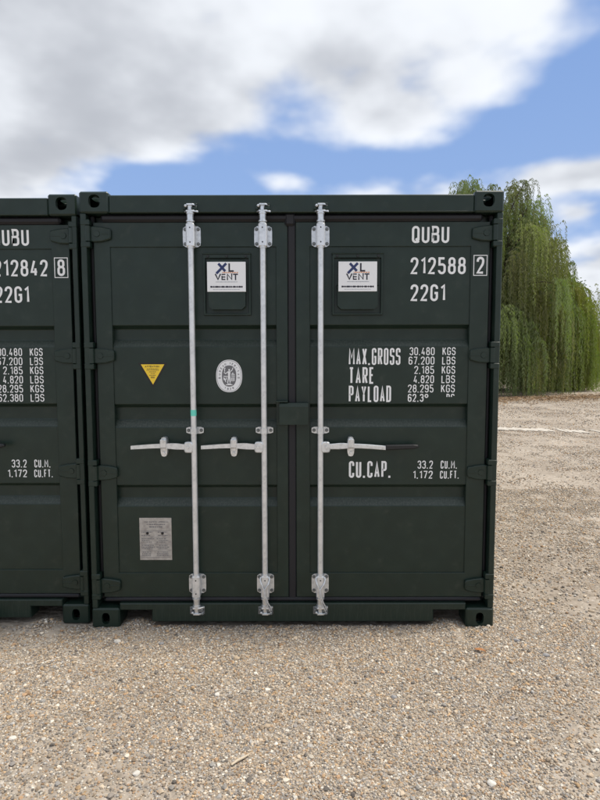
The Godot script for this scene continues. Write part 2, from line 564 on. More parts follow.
func door_panel(x0: float, x1: float, ledges: Array) -> ArrayMesh:
	var mb := MB.new()
	var prof := [Vector2(2.290, ZP)]
	for t in [[1.830, 1.703], [1.362, 1.222], [0.872, 0.741]]:
		var a: float = t[0]
		var b: float = t[1]
		var back := ZP - 0.038
		prof.append_array([Vector2(a + 0.003, ZP), Vector2(a, ZP - 0.0015), Vector2(a - 0.020, back + 0.002), Vector2(a - 0.024, back), Vector2(b + 0.046, back), Vector2(b + 0.041, back + 0.002), Vector2(b + 0.003, ZP - 0.0025), Vector2(b - 0.002, ZP)])
	prof.append(Vector2(0.320, ZP))
	for i in prof.size() - 1:
		var p: Vector2 = prof[i]
		var q: Vector2 = prof[i + 1]
		var e := q - p
		var into := mb
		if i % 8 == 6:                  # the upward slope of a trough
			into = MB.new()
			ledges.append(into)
		into.quad(Vector3(x0, p.x, p.y), Vector3(x1, p.x, p.y), Vector3(x1, q.x, q.y), Vector3(x0, q.x, q.y), Vector3(0, e.y, -e.x))
	for k in 3:
		var s := 1 + k * 8
		for xx in [[x0, 1.0], [x1, -1.0]]:
			for j in range(1, 7):
				var p0: Vector2 = prof[s]
				var p1: Vector2 = prof[s + j]
				var p2: Vector2 = prof[s + j + 1]
				mb.tri(Vector3(xx[0], p0.x, p0.y), Vector3(xx[0], p1.x, p1.y), Vector3(xx[0], p2.x, p2.y), Vector3(xx[1], 0, 0))
	return mb.mesh()

func hinge(door: Node, s: float, y: float) -> void:
	var mb := MB.new()
	var a := PackedVector2Array([Vector2(s * 1.186, y - 0.040), Vector2(s * 1.150, y - 0.046), Vector2(s * 1.100, y - 0.043), Vector2(s * 1.052, y - 0.030), Vector2(s * 1.048, y - 0.018), Vector2(s * 1.048, y + 0.018), Vector2(s * 1.052, y + 0.030), Vector2(s * 1.100, y + 0.040), Vector2(s * 1.150, y + 0.045), Vector2(s * 1.186, y + 0.040)])
	mb.prism(a, ZF, ZF + 0.020, 0.005)
	mb.tube(Vector3(s * 1.178, y - 0.043, -0.016), Vector3(s * 1.178, y + 0.043, -0.016), 0.017, 0.017, 14)
	mb.tube(Vector3(s * 1.128, y, ZF + 0.019), Vector3(s * 1.128, y, ZF + 0.0235), 0.019, 0.017, 14)
	mb.box(Vector3(-0.034, -0.004, 0), Vector3(0.034, 0.004, 0.003), 0.001, Transform3D(Basis(), Vector3(s * 1.085, y, ZF + 0.019)))
	part("hinge", mb.mesh(), M.paint, door)

func bracket(door: Node, x: float, y: float, half: float, mid := false) -> void:
	var mb := MB.new()
	var o := oval(0.052, half, 24, 7.0)
	mb.prism(shifted(o, Vector2(x, y)), ZF, ZF + 0.007, 0.002)
	if not mid:
		mb.box(Vector3(x - 0.024, y - half - 0.006, ZF + 0.006), Vector3(x + 0.024, y + half + 0.006, ZF + 0.0665), 0.005)
		mb.tube(Vector3(x, y - half - 0.012, 0.005), Vector3(x, y + half + 0.012, 0.005), 0.0206, 0.0206, 18)
		var b := part("bar_bracket", mb.mesh(), M.zinc, door)
		for sy in [-1.0, 1.0]:
			part("bracket_hole", S.hole, M.hole, door, Vector3(x, y + sy * half * 0.68, ZF + 0.0662))
	else:
		mb.tube(Vector3(x, y - half * 0.8, 0.005), Vector3(x, y + half * 0.8, 0.005), 0.0215, 0.0215, 18)
		part("bar_guide", mb.mesh(), M.zinc, door)
	for sx in [-1.0, 1.0]:
		for sy in ([-1.0, 1.0] if not mid else [0.0]):
			part("bolt", S.bolt, M.bolt, door, Vector3(x + sx * 0.038, y + sy * half * 0.70, ZF + 0.006))

func cam(door: Node, x: float, s: float) -> void:
	# forged cam at the bar's end; s = 1 at the header, -1 at the sill
	var y0 := 2.415 if s > 0 else 0.192
	var mb := MB.new()
	var z := 0.005
	mb.tube(Vector3(x, y0, z), Vector3(x, y0 + s * 0.008, z), 0.0245, 0.0245, 18)
	mb.tube(Vector3(x, y0 + s * 0.008, z), Vector3(x, y0 + s * 0.045, z), 0.019, 0.0195, 18)
	mb.tube(Vector3(x, y0 + s * 0.045, z), Vector3(x, y0 + s * 0.056, z), 0.0235, 0.021, 18)
	var y1 := y0 + s * 0.056
	# two horns joined by a web
	var horn := PackedVector2Array([Vector2(-0.034, 0.006), Vector2(-0.020, -0.020), Vector2(0.020, -0.020), Vector2(0.046, 0.000), Vector2(0.046, 0.010), Vector2(0.016, 0.022), Vector2(-0.020, 0.022)])
	for t in [[0.0, 1.0], [0.036, 0.86]]:
		var xf := Transform3D(Basis(Vector3(t[1], 0, 0), Vector3(0, 0, -1), Vector3(0, 1, 0)), Vector3(x, y1 + s * t[0] + (0.0 if s > 0 else -0.009), z))
		mb.prism(horn, 0.0, 0.009, 0.002, xf)
	mb.box(Vector3(x - 0.014, minf(y1 + s * 0.005, y1 + s * 0.04), z - 0.014), Vector3(x + 0.012, maxf(y1 + s * 0.005, y1 + s * 0.04), z + 0.012), 0.005)
	mb.box(Vector3(x - 0.031, minf(y1 + s * 0.026, y1 + s * 0.040), z - 0.006), Vector3(x - 0.016, maxf(y1 + s * 0.026, y1 + s * 0.040), z + 0.020), 0.004)
	part("locking_cam", mb.mesh(), M.bright_zinc, door)
	# keeper welded to the rail
	var mk := MB.new()
	mk.box(Vector3(x + 0.012, minf(y1 + s * 0.010, y1 + s * 0.030), -0.012), Vector3(x + 0.040, maxf(y1 + s * 0.010, y1 + s * 0.030), z + 0.014), 0.004)
	mk.box(Vector3(x - 0.040, minf(y1 + s * 0.012, y1 + s * 0.026), -0.012), Vector3(x - 0.024, maxf(y1 + s * 0.012, y1 + s * 0.026), z + 0.010), 0.004)
	mk.box(Vector3(x + 0.018, minf(y1 + s * 0.038, y1 + s * 0.048), -0.012), Vector3(x + 0.042, maxf(y1 + s * 0.038, y1 + s * 0.048), z + 0.012), 0.003)
	mk.box(Vector3(x - 0.044, minf(y1 + s * 0.004, y1 + s * 0.052), -0.014), Vector3(x + 0.046, maxf(y1 + s * 0.004, y1 + s * 0.052), -0.004), 0.002)
	part("cam_keeper", mk.mesh(), M.paint if s > 0 else M.bolt, door)

func locking_bar(door: Node, x: float, dir: float, long_grip: bool, wired: bool) -> void:
	var mb := MB.new()
	mb.tube(Vector3(x, 0.186, 0.005), Vector3(x, 2.420, 0.005), 0.0168, 0.0168, 24)
	part("locking_bar", mb.mesh(), M.zinc, door)
	bracket(door, x, 2.340, 0.060)
	bracket(door, x, 0.265, 0.060)
	bracket(door, x, 1.207, 0.020, true)
	cam(door, x, 1.0)
	cam(door, x, -1.0)
	# handle hub
	var hb := MB.new()
	hb.prism(shifted(oval(0.026, 0.032, 20, 5.0), Vector2(x + dir * 0.030, 1.112)), -0.012, 0.026, 0.005)
	hb.tube(Vector3(x + dir * 0.034, 1.114, 0.025), Vector3(x + dir * 0.034, 1.114, 0.032), 0.010, 0.008, 14)
	part("handle_hub", hb.mesh(), M.zinc, door)
	# handle: flat bar that thins to its tip
	var hm := MB.new()
	var e := 0.372 if not long_grip else 0.386
	var yt := 1.1145 if not long_grip else 1.114
	var up := PackedVector2Array()
	var dn := PackedVector2Array()
	for i in 13:
		var t := i / 12.0
		var xx := x + dir * lerpf(0.048, e, t)
		var yy := lerpf(1.114, yt, t) + 0.006 * sin(t * PI * 1.2) - (0.004 * t if long_grip else 0.0)
		var hh := lerpf(0.0145, 0.0105 if not long_grip else 0.0125, t) + 0.004 * exp(-pow((t - 0.2) * 7.0, 2.0))
		up.append(Vector2(xx, yy + hh))
		dn.append(Vector2(xx, yy - hh))
	dn.reverse()
	up.append_array(dn)
	hm.prism(up, 0.004, 0.018, 0.003)
	part("handle", hm.mesh(), M.zinc, door)
	if long_grip:
		var gm := MB.new()
		var p0 := x + dir * (e - 0.002)
		var g := PackedVector2Array([Vector2(p0, 1.0935), Vector2(p0 + dir * 0.170, 1.1005), Vector2(p0 + dir * 0.192, 1.108), Vector2(p0 + dir * 0.196, 1.117), Vector2(p0 + dir * 0.190, 1.125), Vector2(p0 + dir * 0.165, 1.128), Vector2(p0, 1.1245)])
		gm.prism(g, 0.000, 0.024, 0.006)
		part("hand_grip", gm.mesh(), M.black_grip, door)
	# catch: oblong plate with a swinging latch over the handle
	var cm := MB.new()
	var cx := x + dir * 0.180
	cm.prism(shifted(oval(0.020, 0.058, 28, 3.6), Vector2(cx, 1.112)), ZF - 0.004, 0.000, 0.004)
	cm.box(Vector3(cx - 0.015, 1.085, -0.004), Vector3(cx + 0.015, 1.137, 0.003), 0.004)
	cm.box(Vector3(cx - 0.018, 1.108, 0.018), Vector3(cx + 0.018, 1.160, 0.027), 0.004, Transform3D())
	cm.tube(Vector3(cx, 1.150, 0.0), Vector3(cx, 1.150, 0.031), 0.011, 0.009, 14)
	cm.tube(Vector3(cx, 1.074, -0.002), Vector3(cx, 1.074, 0.007), 0.009, 0.007, 12)
	part("handle_catch", cm.mesh(), M.bright_zinc, door)
	if wired:
		var wm := MB.new()
		for s in [-1.0, 1.0]:
			wm.sweep([Vector3(x + s * 0.026, 0.325, 0.020), Vector3(x + s * 0.028, 0.312, 0.032), Vector3(x + s * 0.020, 0.285, 0.034), Vector3(x - 0.004 + s * 0.004, 0.255, 0.036), Vector3(x + 0.002 + s * 0.004, 0.205, 0.036), Vector3(x + 0.012 + s * 0.005, 0.170, 0.030), Vector3(x + 0.028 + s * 0.008, 0.135, 0.020), Vector3(x + 0.036, 0.105 + s * 0.006, 0.012)], [0.0042, 0.0042, 0.0042, 0.0042, 0.0042, 0.0042, 0.0042, 0.0042], 8)
		part("seal_strap", wm.mesh(), M.zinc, door)

func vent(door: Node, x0: float, x1: float) -> void:
	var top := 2.243
	var bot := 1.888
	var c := (x0 + x1) * 0.5
	var mb := MB.new()
	var wu := (x1 - x0) * 0.5 - 0.034
	var wl := (x1 - x0) * 0.5 - 0.031
	mb.box(Vector3(x0 + 0.002, bot + 0.002, ZP - 0.004), Vector3(x1 - 0.002, top - 0.002, ZP + 0.002), 0.0)
	# raised flange, then upper and lower hoods that stand in its well
	frame_ring(mb, Rect2(x0, bot, x1 - x0, top - bot), Rect2(x0 + 0.012, bot + 0.010, x1 - x0 - 0.024, top - bot - 0.036), ZP + 0.020, 0.022, 0.002)
	mb.prism(PackedVector2Array([Vector2(c - wu - 0.010, 2.057), Vector2(c + wu + 0.010, 2.057), Vector2(c + wu, 2.068), Vector2(c + wu, 2.196), Vector2(c + wu - 0.010, 2.207), Vector2(c - wu + 0.010, 2.207), Vector2(c - wu, 2.196), Vector2(c - wu, 2.068)]), ZP + 0.001, ZP + 0.031, 0.005)
	mb.prism(PackedVector2Array([Vector2(c - wl + 0.020, 1.920), Vector2(c + wl - 0.020, 1.920), Vector2(c + wl, 1.940), Vector2(c + wl, 2.042), Vector2(c + wl + 0.006, 2.051), Vector2(c - wl - 0.006, 2.051), Vector2(c - wl, 2.042), Vector2(c - wl, 1.940)]), ZP + 0.001, ZP + 0.034, 0.007)
	mb.box(Vector3(x0 - 0.003, top - 0.004, ZP - 0.004), Vector3(x1 + 0.003, top + 0.003, ZP + 0.028), 0.002)
	part("vent_cover", mb.mesh(), M.paint, door)
	for xx in [x0 + 0.028, c, x1 - 0.028]:
		part("rivet", S.rivet, M.black_grip, door, Vector3(xx, top - 0.015, ZP + 0.018))
	# printed label
	var lx := c - 0.001
	var z := ZP + 0.0375
	var ml := MB.new()
	ml.box(Vector3(lx - 0.112, 2.022, ZP + 0.024), Vector3(lx + 0.112, 2.193, z), 0.0008)
	part("vent_label", ml.mesh(), M.white, door)
	var big := MB.new()
	var t := Transform3D(Basis(), Vector3(lx, 0, 0))
	var zz := z + 0.0006
	# the wide X with its long foot, then L
	ribbon(big, PackedVector2Array([Vector2(-0.058, 2.126), Vector2(0.000, 2.184)]), false, 0.0145, t, zz)
	ribbon(big, PackedVector2Array([Vector2(-0.046, 2.183), Vector2(-0.006, 2.139)]), false, 0.0145, t, zz + 0.0003)
	part("label_print", big.mesh(), M.navy, door)
	var lm := MB.new()
	ribbon(lm, PackedVector2Array([Vector2(0.017, 2.184), Vector2(0.017, 2.140), Vector2(0.043, 2.140)]), false, 0.0095, t, zz)
	# V E N T
	ribbon(lm, PackedVector2Array([Vector2(-0.064, 2.124), Vector2(-0.049, 2.092), Vector2(-0.034, 2.124)]), false, 0.0085, t, zz)
	for yy in [2.092, 2.106, 2.121]:
		ribbon(lm, PackedVector2Array([Vector2(-0.028, yy), Vector2(-0.006, yy)]), false, 0.0068, t, zz)
	ribbon(lm, PackedVector2Array([Vector2(-0.0255, 2.089), Vector2(-0.0255, 2.1135)]), false, 0.006, t, zz + 0.0003)
	ribbon(lm, PackedVector2Array([Vector2(0.006, 2.088), Vector2(0.006, 2.122), Vector2(0.031, 2.092), Vector2(0.031, 2.126)]), false, 0.0075, t, zz)
	ribbon(lm, PackedVector2Array([Vector2(0.039, 2.1215), Vector2(0.067, 2.1215)]), false, 0.0075, t, zz)
	ribbon(lm, PackedVector2Array([Vector2(0.053, 2.1215), Vector2(0.053, 2.088)]), false, 0.0075, t, zz + 0.0003)
	part("label_print", lm.mesh(), M.ink, door)
	var rng := RandomNumberGenerator.new()
	rng.seed = 77
	var om := MB.new()
	print_rows(om, rng, lx - 0.024, lx + 0.068, 2.129, 0.005, zz)
	part("label_print", om.mesh(), M.orange, door).set_meta("kind", "stuff")
	var gm := MB.new()
	print_rows(gm, rng, lx - 0.062, lx + 0.064, 2.076, 0.0034, zz)
	print_rows(gm, rng, lx - 0.078, lx + 0.078, 2.033, 0.0026, zz)
	part("label_print", gm.mesh(), M.grey_ink, door).set_meta("kind", "stuff")
	var km := MB.new()
	print_rows(km, rng, lx - 0.094, lx + 0.094, 2.045, 0.0098, zz)
	km.quad(Vector3(lx - 0.094, 2.0475, zz - 0.0003), Vector3(lx + 0.094, 2.0475, zz - 0.0003), Vector3(lx + 0.094, 2.0520, zz - 0.0003), Vector3(lx - 0.094, 2.0520, zz - 0.0003), Vector3(0, 0, 1))
	part("label_print", km.mesh(), M.ink, door).set_meta("kind", "stuff")

func warning_triangle(door: Node) -> void:
	var c := Vector2(-0.828, 1.560)
	var tri := func(k: float): return PackedVector2Array([c + Vector2(-0.087, 0.050) * k, c + Vector2(0.0, -0.100) * k, c + Vector2(0.087, 0.050) * k])
	var mb := MB.new()
	mb.prism(tri.call(1.0), ZP - 0.001, ZP + 0.0012)
	part("warning_sticker_border", mb.mesh(), M.black, door)
	var my := MB.new()
	my.prism(tri.call(0.80), ZP, ZP + 0.0018)
	part("warning_sticker", my.mesh(), M.yellow, door)
	var t := MB.new()
	var z := ZP + 0.0024
	letters(t, "ATTENTION", c.x - 0.046, c.y + 0.022, 0.0105, 0.0092, 0.0012, 0.0021, z)
	var rng := RandomNumberGenerator.new()
	rng.seed = 5
	for r in [[0.034, 0.012], [0.036, 0.004], [0.022, -0.006], [0.012, -0.016], [0.020, -0.026], [0.013, -0.036], [0.011, -0.042]]:
		print_rows(t, rng, c.x - r[0], c.x + r[0], c.y + r[1], 0.0032, z)
	part("warning_print", t.mesh(), M.ink, door).set_meta("kind", "stuff")

func emblem(door: Node) -> void:
	var c := Vector2(-0.374, 1.530)
	var z := ZP
	var a := MB.new()
	a.prism(shifted(oval(0.0775, 0.0965, 56, 2.25), c), z - 0.001, z + 0.0012)
	part("emblem_sticker", a.mesh(), M.white, door)
	var r := MB.new()
	# fine rim line, dark inner field
	ribbon(r, shifted(oval(0.0720, 0.0910, 56, 2.25), c), true, 0.0020, Transform3D(), z + 0.0018)
	r.prism(shifted(oval(0.0425, 0.0630, 48, 2.4), c), z, z + 0.0018)
	var word := "BUREAU VERITAS"
	for i in word.length():
		if word[i] == " ":
			continue
		var w := deg_to_rad(188.0 - i * (196.0 / (word.length() - 1)))
		var p := c + Vector2(cos(w) * 0.0570, sin(w) * 0.0765)
		var xf := Transform3D(Basis(Vector3.BACK, w - PI / 2), Vector3(p.x, p.y, 0))
		letters(r, word[i], -0.0050, -0.0062, 0.0125, 0.0092, 0.001, 0.0024, z + 0.0018, xf)
	for i in 4:
		var w := deg_to_rad(246.0 + i * 16.0)
		var p := c + Vector2(cos(w) * 0.0570, sin(w) * 0.0775)
		var xf := Transform3D(Basis(Vector3.BACK, w + PI / 2), Vector3(p.x, p.y, 0))
		letters(r, "1828"[i], -0.0045, -0.0060, 0.0120, 0.0085, 0.001, 0.0024, z + 0.0018, xf)
	part("emblem_print", r.mesh(), M.emblem, door)
	# white standing figure with a raised arm, scales, a ship and a cog around it
	var f := MB.new()
	var t := Transform3D(Basis(), Vector3(c.x, c.y, 0))
	var z1 := z + 0.0024
	f.prism(shifted(oval(0.0052, 0.0062, 14), c + Vector2(0.001, 0.036)), z, z1)
	f.prism(Transform2D(0, c) * PackedVector2Array([Vector2(-0.008, 0.028), Vector2(0.009, 0.030), Vector2(0.006, 0.004), Vector2(0.009, -0.036), Vector2(0.004, -0.044), Vector2(-0.001, -0.012), Vector2(-0.007, -0.044), Vector2(-0.012, -0.042), Vector2(-0.006, 0.002)]), z, z1)
	var k := 0
	for s in [[[0.006, 0.027], [0.016, 0.032], [0.024, 0.050]], [[-0.007, 0.026], [-0.020, 0.014], [-0.031, 0.022]], [[-0.026, 0.026], [-0.026, 0.046], [-0.021, 0.048]], [[-0.033, -0.002], [-0.008, -0.002]], [[0.012, 0.000], [0.034, 0.000]], [[0.014, 0.008], [0.022, 0.018], [0.032, 0.008], [0.014, 0.008]], [[-0.032, -0.008], [-0.030, -0.022], [-0.018, -0.022], [-0.016, -0.008]], [[-0.027, -0.012], [-0.020, -0.036]], [[0.014, -0.008], [0.014, -0.030]], [[0.022, -0.006], [0.022, -0.032]], [[0.030, -0.006], [0.030, -0.030]], [[-0.020, -0.052], [0.020, -0.052]], [[-0.010, -0.047], [0.012, -0.047]]]:
		var line := PackedVector2Array()
		for q in s:
			line.append(Vector2(q[0], q[1]))
		ribbon(f, line, false, 0.0046, t, z1 + 0.0002 * k)
		k += 1
	part("emblem_figure", f.mesh(), M.white, door)

func data_plate(door: Node) -> void:
	var x0 := -0.930
	var x1 := -0.735
	var y1 := 0.670
	var y0 := 0.408
	var z := ZP + 0.003
	var mb := MB.new()
	mb.box(Vector3(x0, y0, ZP - 0.001), Vector3(x1, y1, z), 0.0008)
	part("data_plate", mb.mesh(), M.plate, door)
	var t := MB.new()
	var rng := RandomNumberGenerator.new()
	rng.seed = 31
	var zz := z + 0.0006
	letters(t, "CSC SAFETY APPROVAL", x0 + 0.030, y1 - 0.030, 0.0095, 0.0068, 0.0014, 0.0017, zz)
	print_rows(t, rng, x0 + 0.045, x1 - 0.040, y1 - 0.043, 0.0060, zz)
	print_rows(t, rng, x0 + 0.060, x1 - 0.055, y1 - 0.059, 0.0070, zz)
	for i in 17:
		var y := y1 - 0.080 - i * 0.0104
		if i == 2:
			continue
		if i % 4 == 0:
			t.quad(Vector3(x0 + 0.010, y, zz), Vector3(x1 - 0.010, y, zz), Vector3(x1 - 0.010, y + 0.0016, zz), Vector3(x0 + 0.010, y + 0.0016, zz), Vector3(0, 0, 1))
		else:
			print_rows(t, rng, x0 + 0.012, x0 + rng.randf_range(0.055, 0.092), y, 0.0052, zz)
			print_rows(t, rng, x0 + rng.randf_range(0.100, 0.118), x1 - rng.randf_range(0.012, 0.04), y, 0.0052, zz)
	part("plate_print", t.mesh(), M.emblem, door).set_meta("kind", "stuff")
	for xx in [x0 + 0.048, x1 - 0.056]:
		part("rivet", S.rivet, M.black, door, Vector3(xx, y1 - 0.096, z - 0.001))

func number_box(door: Node, digit: String) -> void:
	var mb := MB.new()
	var z := ZF + 0.001
	ribbon(mb, PackedVector2Array([Vector2(1.0635, 2.116), Vector2(1.1405, 2.116), Vector2(1.1405, 2.231), Vector2(1.0635, 2.231)]), true, 0.0045, Transform3D(), z)
	letters(mb, digit, 1.0795, 2.125, 0.098, 0.045, 0.01, 0.0135, z)
	part("check_digit_marking", mb.mesh(), M.mark, door)

func make_container(label: String, at: Vector3, serial: String, digit: String, worn: bool) -> Node3D:
	var t := thing("shipping_container", label, "container", at, "dark green shipping containers side by side")
	for sx in [-1.0, 1.0]:
		for top in [true, false]:
			casting(t, sx, top, true)
			casting(t, sx, top, false)
	# corner posts
	for sx in [-1.0, 1.0]:
		for front in [true, false]:
			var mb := MB.new()
			var z0 := -0.160 if front else -L + 0.006
			var z1 := -0.004 if front else -L + 0.160
			var xa := 1.184 if front else 1.120
			mb.box(Vector3(minf(sx * xa, sx * 1.2165), 0.1225, z0), Vector3(maxf(sx * xa, sx * 1.2165), H - 0.1225, z1), 0.004)
			if front:
				mb.box(Vector3(minf(sx * 1.10, sx * 1.183), 0.1225, -0.155), Vector3(maxf(sx * 1.10, sx * 1.183), H - 0.1225, -0.105), 0.003)
				for hy in [2.356, 1.651, 0.952, 0.255]:
					for q in [-1.0, 1.0]:
						mb.box(Vector3(minf(sx * 1.164, sx * 1.2175), hy + q * 0.0625 - 0.0175, -0.060), Vector3(maxf(sx * 1.164, sx * 1.2175), hy + q * 0.0625 + 0.0175, -0.0015), 0.005)
			part("corner_post", mb.mesh(), M.paint, t)
	# header, sill with its two end notches
	var mb := MB.new()
	mb.box(Vector3(-1.0505, 2.471, -0.110), Vector3(1.0505, 2.571, -0.006), 0.006)
	mb.box(Vector3(-1.0505, 2.4715, -0.0059), Vector3(1.0505, 2.4765, 0.001), 0.002)
	part("door_header", mb.mesh(), M.paint, t)
	mb = MB.new()
	mb.prism(PackedVector2Array([Vector2(-1.0505, 0.151), Vector2(-1.0505, 0.109), Vector2(-0.855, 0.109), Vector2(-0.855, 0.036), Vector2(0.855, 0.036), Vector2(0.855, 0.109), Vector2(1.0505, 0.109), Vector2(1.0505, 0.151)]), -0.120, -0.006, 0.005)
	part("door_sill", mb.mesh(), M.sill_paint, t)
	# side walls: corrugated sheet between the rails
	for sx in [-1.0, 1.0]:
		mb = MB.new()
		var z := -0.165
		var outl := []
		while z > -L + 0.17:
			for q in [[0.0, 0.0], [0.072, 0.0], [0.140, 0.036], [0.210, 0.036]]:
				outl.append(Vector2(z - q[0], sx * (1.214 - q[1])))
			z -= 0.278
		for i in outl.size() - 1:
			var p: Vector2 = outl[i]
			var q: Vector2 = outl[i + 1]
			mb.quad(Vector3(p.y, 0.16, p.x), Vector3(p.y, 2.53, p.x), Vector3(q.y, 2.53, q.x), Vector3(q.y, 0.16, q.x), Vector3(sx, 0, 0))
			mb.quad(Vector3(p.y - sx * 0.002, 0.16, p.x), Vector3(p.y - sx * 0.002, 2.53, p.x), Vector3(q.y - sx * 0.002, 2.53, q.x), Vector3(q.y - sx * 0.002, 0.16, q.x), Vector3(-sx, 0, 0))
		part("side_wall", mb.mesh(), M.paint, t)
		mb = MB.new()
		mb.box(Vector3(minf(sx * 1.150, sx * 1.2155), 2.5305, -L + 0.169), Vector3(maxf(sx * 1.150, sx * 1.2155), 2.577, -0.169), 0.003)
		part("top_side_rail", mb.mesh(), M.paint, t)
		mb = MB.new()
		mb.box(Vector3(minf(sx * 1.150, sx * 1.2155), 0.040, -L + 0.169), Vector3(maxf(sx * 1.150, sx * 1.2155), 0.1595, -0.169), 0.003)
		part("bottom_side_rail", mb.mesh(), M.paint, t)
	mb = MB.new()
	var zz := -0.111
	while zz > -L + 0.2:
		mb.box(Vector3(-1.148, 2.548, zz - 0.105), Vector3(1.148, 2.566, zz), 0.004)
		mb.box(Vector3(-1.148, 2.540, zz - 0.209), Vector3(1.148, 2.552, zz - 0.1055), 0.004)
		zz -= 0.2095
	part("roof_sheet", mb.mesh(), M.paint, t)
	mb = MB.new()
	mb.box(Vector3(-1.148, 0.110, -L + 0.05), Vector3(1.148, 0.158, -0.122), 0.0)
	part("floor_deck", mb.mesh(), M.wood_floor, t)
	mb = MB.new()
	mb.box(Vector3(-1.118, 0.05, -L + 0.014), Vector3(1.118, 2.56, -L + 0.046), 0.002)
	part("end_wall", mb.mesh(), M.paint, t)
	# rubber seal around both doors
	mb = MB.new()
	mb.box(Vector3(-1.110, 2.4255, -0.100), Vector3(1.110, 2.4700, -0.027), 0.014)
	mb.box(Vector3(-1.150, 0.1520, -0.100), Vector3(1.150, 0.1762, -0.030), 0.008)
	for sx in [-1.0, 1.0]:
		mb.box(Vector3(minf(sx * 1.1565, sx * 1.1830), 0.155, -0.104), Vector3(maxf(sx * 1.1565, sx * 1.1830), 2.468, -0.062), 0.008)
	mb.box(Vector3(-0.0225, 0.152, -0.095), Vector3(0.0225, 2.440, -0.036), 0.006)
	# the seal's doubled corner above the meeting edge
	mb.box(Vector3(-0.040, 2.400, -0.090), Vector3(0.022, 2.474, -0.022), 0.012)
	part("door_seal", mb.mesh(), M.rubber, t)
	# doors
	for s in [-1.0, 1.0]:
		var door := Node3D.new()
		door.name = "door"
		t.add_child(door, true)
		var a := -1.155 if s < 0 else 0.0235
		var b := -0.0235 if s < 0 else 1.155
		var pa := -1.060 if s < 0 else 0.107
		var pb := -0.092 if s < 0 else 1.046
		mb = MB.new()
		frame_ring(mb, Rect2(a, DOOR_BOT, b - a, DOOR_TOP - DOOR_BOT), Rect2(pa, 0.328, pb - pa, 2.283 - 0.328), ZF, 0.060, 0.0025)
		part("door_frame", mb.mesh(), M.paint, door)
		var ledges := []
		part("door_panel", door_panel(pa - 0.001, pb + 0.001, ledges), M.paint, door)
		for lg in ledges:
			part("panel_ledge", lg.mesh(), M.dusty_skylit_paint, door)
		for hy in [2.356, 1.651, 0.952, 0.255]:
			hinge(door, s, hy)
		if s < 0:
			locking_bar(door, -0.580, -1.0, false, false)
			locking_bar(door, -0.165, -1.0, false, true)
			vent(door, -0.516, -0.239)
			warning_triangle(door)
			emblem(door)
			data_plate(door)
			var tp := MB.new()
			tp.tube(Vector3(-0.580, 1.298, 0.005), Vector3(-0.580, 1.334, 0.005), 0.0174, 0.0174, 24)
			part("tape_wrap", tp.mesh(), M.tape, door)
			# plate under the lock housing
			var lp := MB.new()
			lp.box(Vector3(-0.094, 1.236, ZF), Vector3(-0.030, 1.384, ZF + 0.010), 0.002)
			lp.box(Vector3(-0.094, 1.376, ZF), Vector3(-0.024, 1.3845, ZF + 0.050), 0.002)
			part("lock_plate", lp.mesh(), M.paint, door)
		else:
			locking_bar(door, 0.168, 1.0, true, true)
			vent(door, 0.237, 0.533)
			# lock housing that laps over the other door
			var lb := MB.new()
			var side := PackedVector2Array([Vector2(ZF, 1.246), Vector2(0.022, 1.246), Vector2(0.022, 1.352), Vector2(0.004, 1.372), Vector2(ZF, 1.372)])
			# drawn in (z, y) and laid across x
			lb.prism(side, -0.074, 0.096, 0.0, Transform3D(Basis(Vector3(0, 0, 1), Vector3(0, 1, 0), Vector3(1, 0, 0)), Vector3.ZERO))
			part("lock_housing", lb.mesh(), M.paint, door)
			# markings
			text_part("owner_marking", "QUBU", 0.700, 0.917, 2.302, 0.098, ZF + 0.001, door, M.mark)
			text_part("number_marking", serial, 0.696, 1.019, 2.124, 0.098, ZP + 0.001, door, M.mark)
			number_box(door, digit)
			text_part("type_marking", "22G1", 0.698, 0.903, 1.968, 0.098, ZP + 0.001, door, M.mark)
			text_part("weight_marking", "MAX.GROSS", 0.337, 0.643, 1.594, 0.100, ZP + 0.001, door, M.mark)
			text_part("weight_marking", "TARE", 0.338, 0.488, 1.482, 0.099, ZP + 0.001, door, M.mark)
			text_part("weight_marking", "PAYLOAD", 0.338, 0.590, 1.373, 0.098, ZP + 0.001, door, M.mark)
			var rows := [["30.480", "KGS", 0.697, 0.8450], ["67.200", "LBS", 0.692, 0.8450], ["2.185", "KGS", 0.7260, 0.8440], ["4.820", "LBS", 0.7230, 0.8440], ["28.295", "KGS", 0.690, 0.8420], ["62.380", "LBS", 0.690, 0.8400]]
			for i in rows.size():
				var y := 1.651 - i * 0.0553
				var hgt := 0.047
				if worn and i == 5:
					text_part("weight_marking", "62.3a", 0.690, 0.812, y, hgt, ZP + 0.001, door, M.mark)
					text_part("weight_marking", "bc", 0.918, 0.968, y, hgt, ZP + 0.001, door, M.mark)
				else:
					text_part("weight_marking", rows[i][0], rows[i][2], rows[i][3], y, hgt, ZP + 0.001, door, M.mark, 0.12)
					text_part("weight_marking", rows[i][1], 0.892 - i * 0.0012, 0.969, y, hgt, ZP + 0.001, door, M.mark, 0.12)
			text_part("capacity_marking", "CU.CAP.", 0.341, 0.594, 0.915, 0.102, ZP + 0.001, door, M.mark)
			text_part("capacity_marking", "33.2", 0.754, 0.8460, 0.970, 0.049, ZP + 0.001, door, M.mark, 0.12)
			text_part("capacity_marking", "CU.M.", 0.893, 0.992, 0.970, 0.049, ZP + 0.001, door, M.mark, 0.12)
			text_part("capacity_marking", "1.172", 0.727, 0.8460, 0.909, 0.048, ZP + 0.001, door, M.mark)
			text_part("capacity_marking", "CU.FT.", 0.890, 1.004, 0.909, 0.048, ZP + 0.001, door, M.mark, 0.12)
	return t

# ------------------------------------------------------------------ sky
const SUN_TO := Vector3(0.55, 1.10, -0.07)

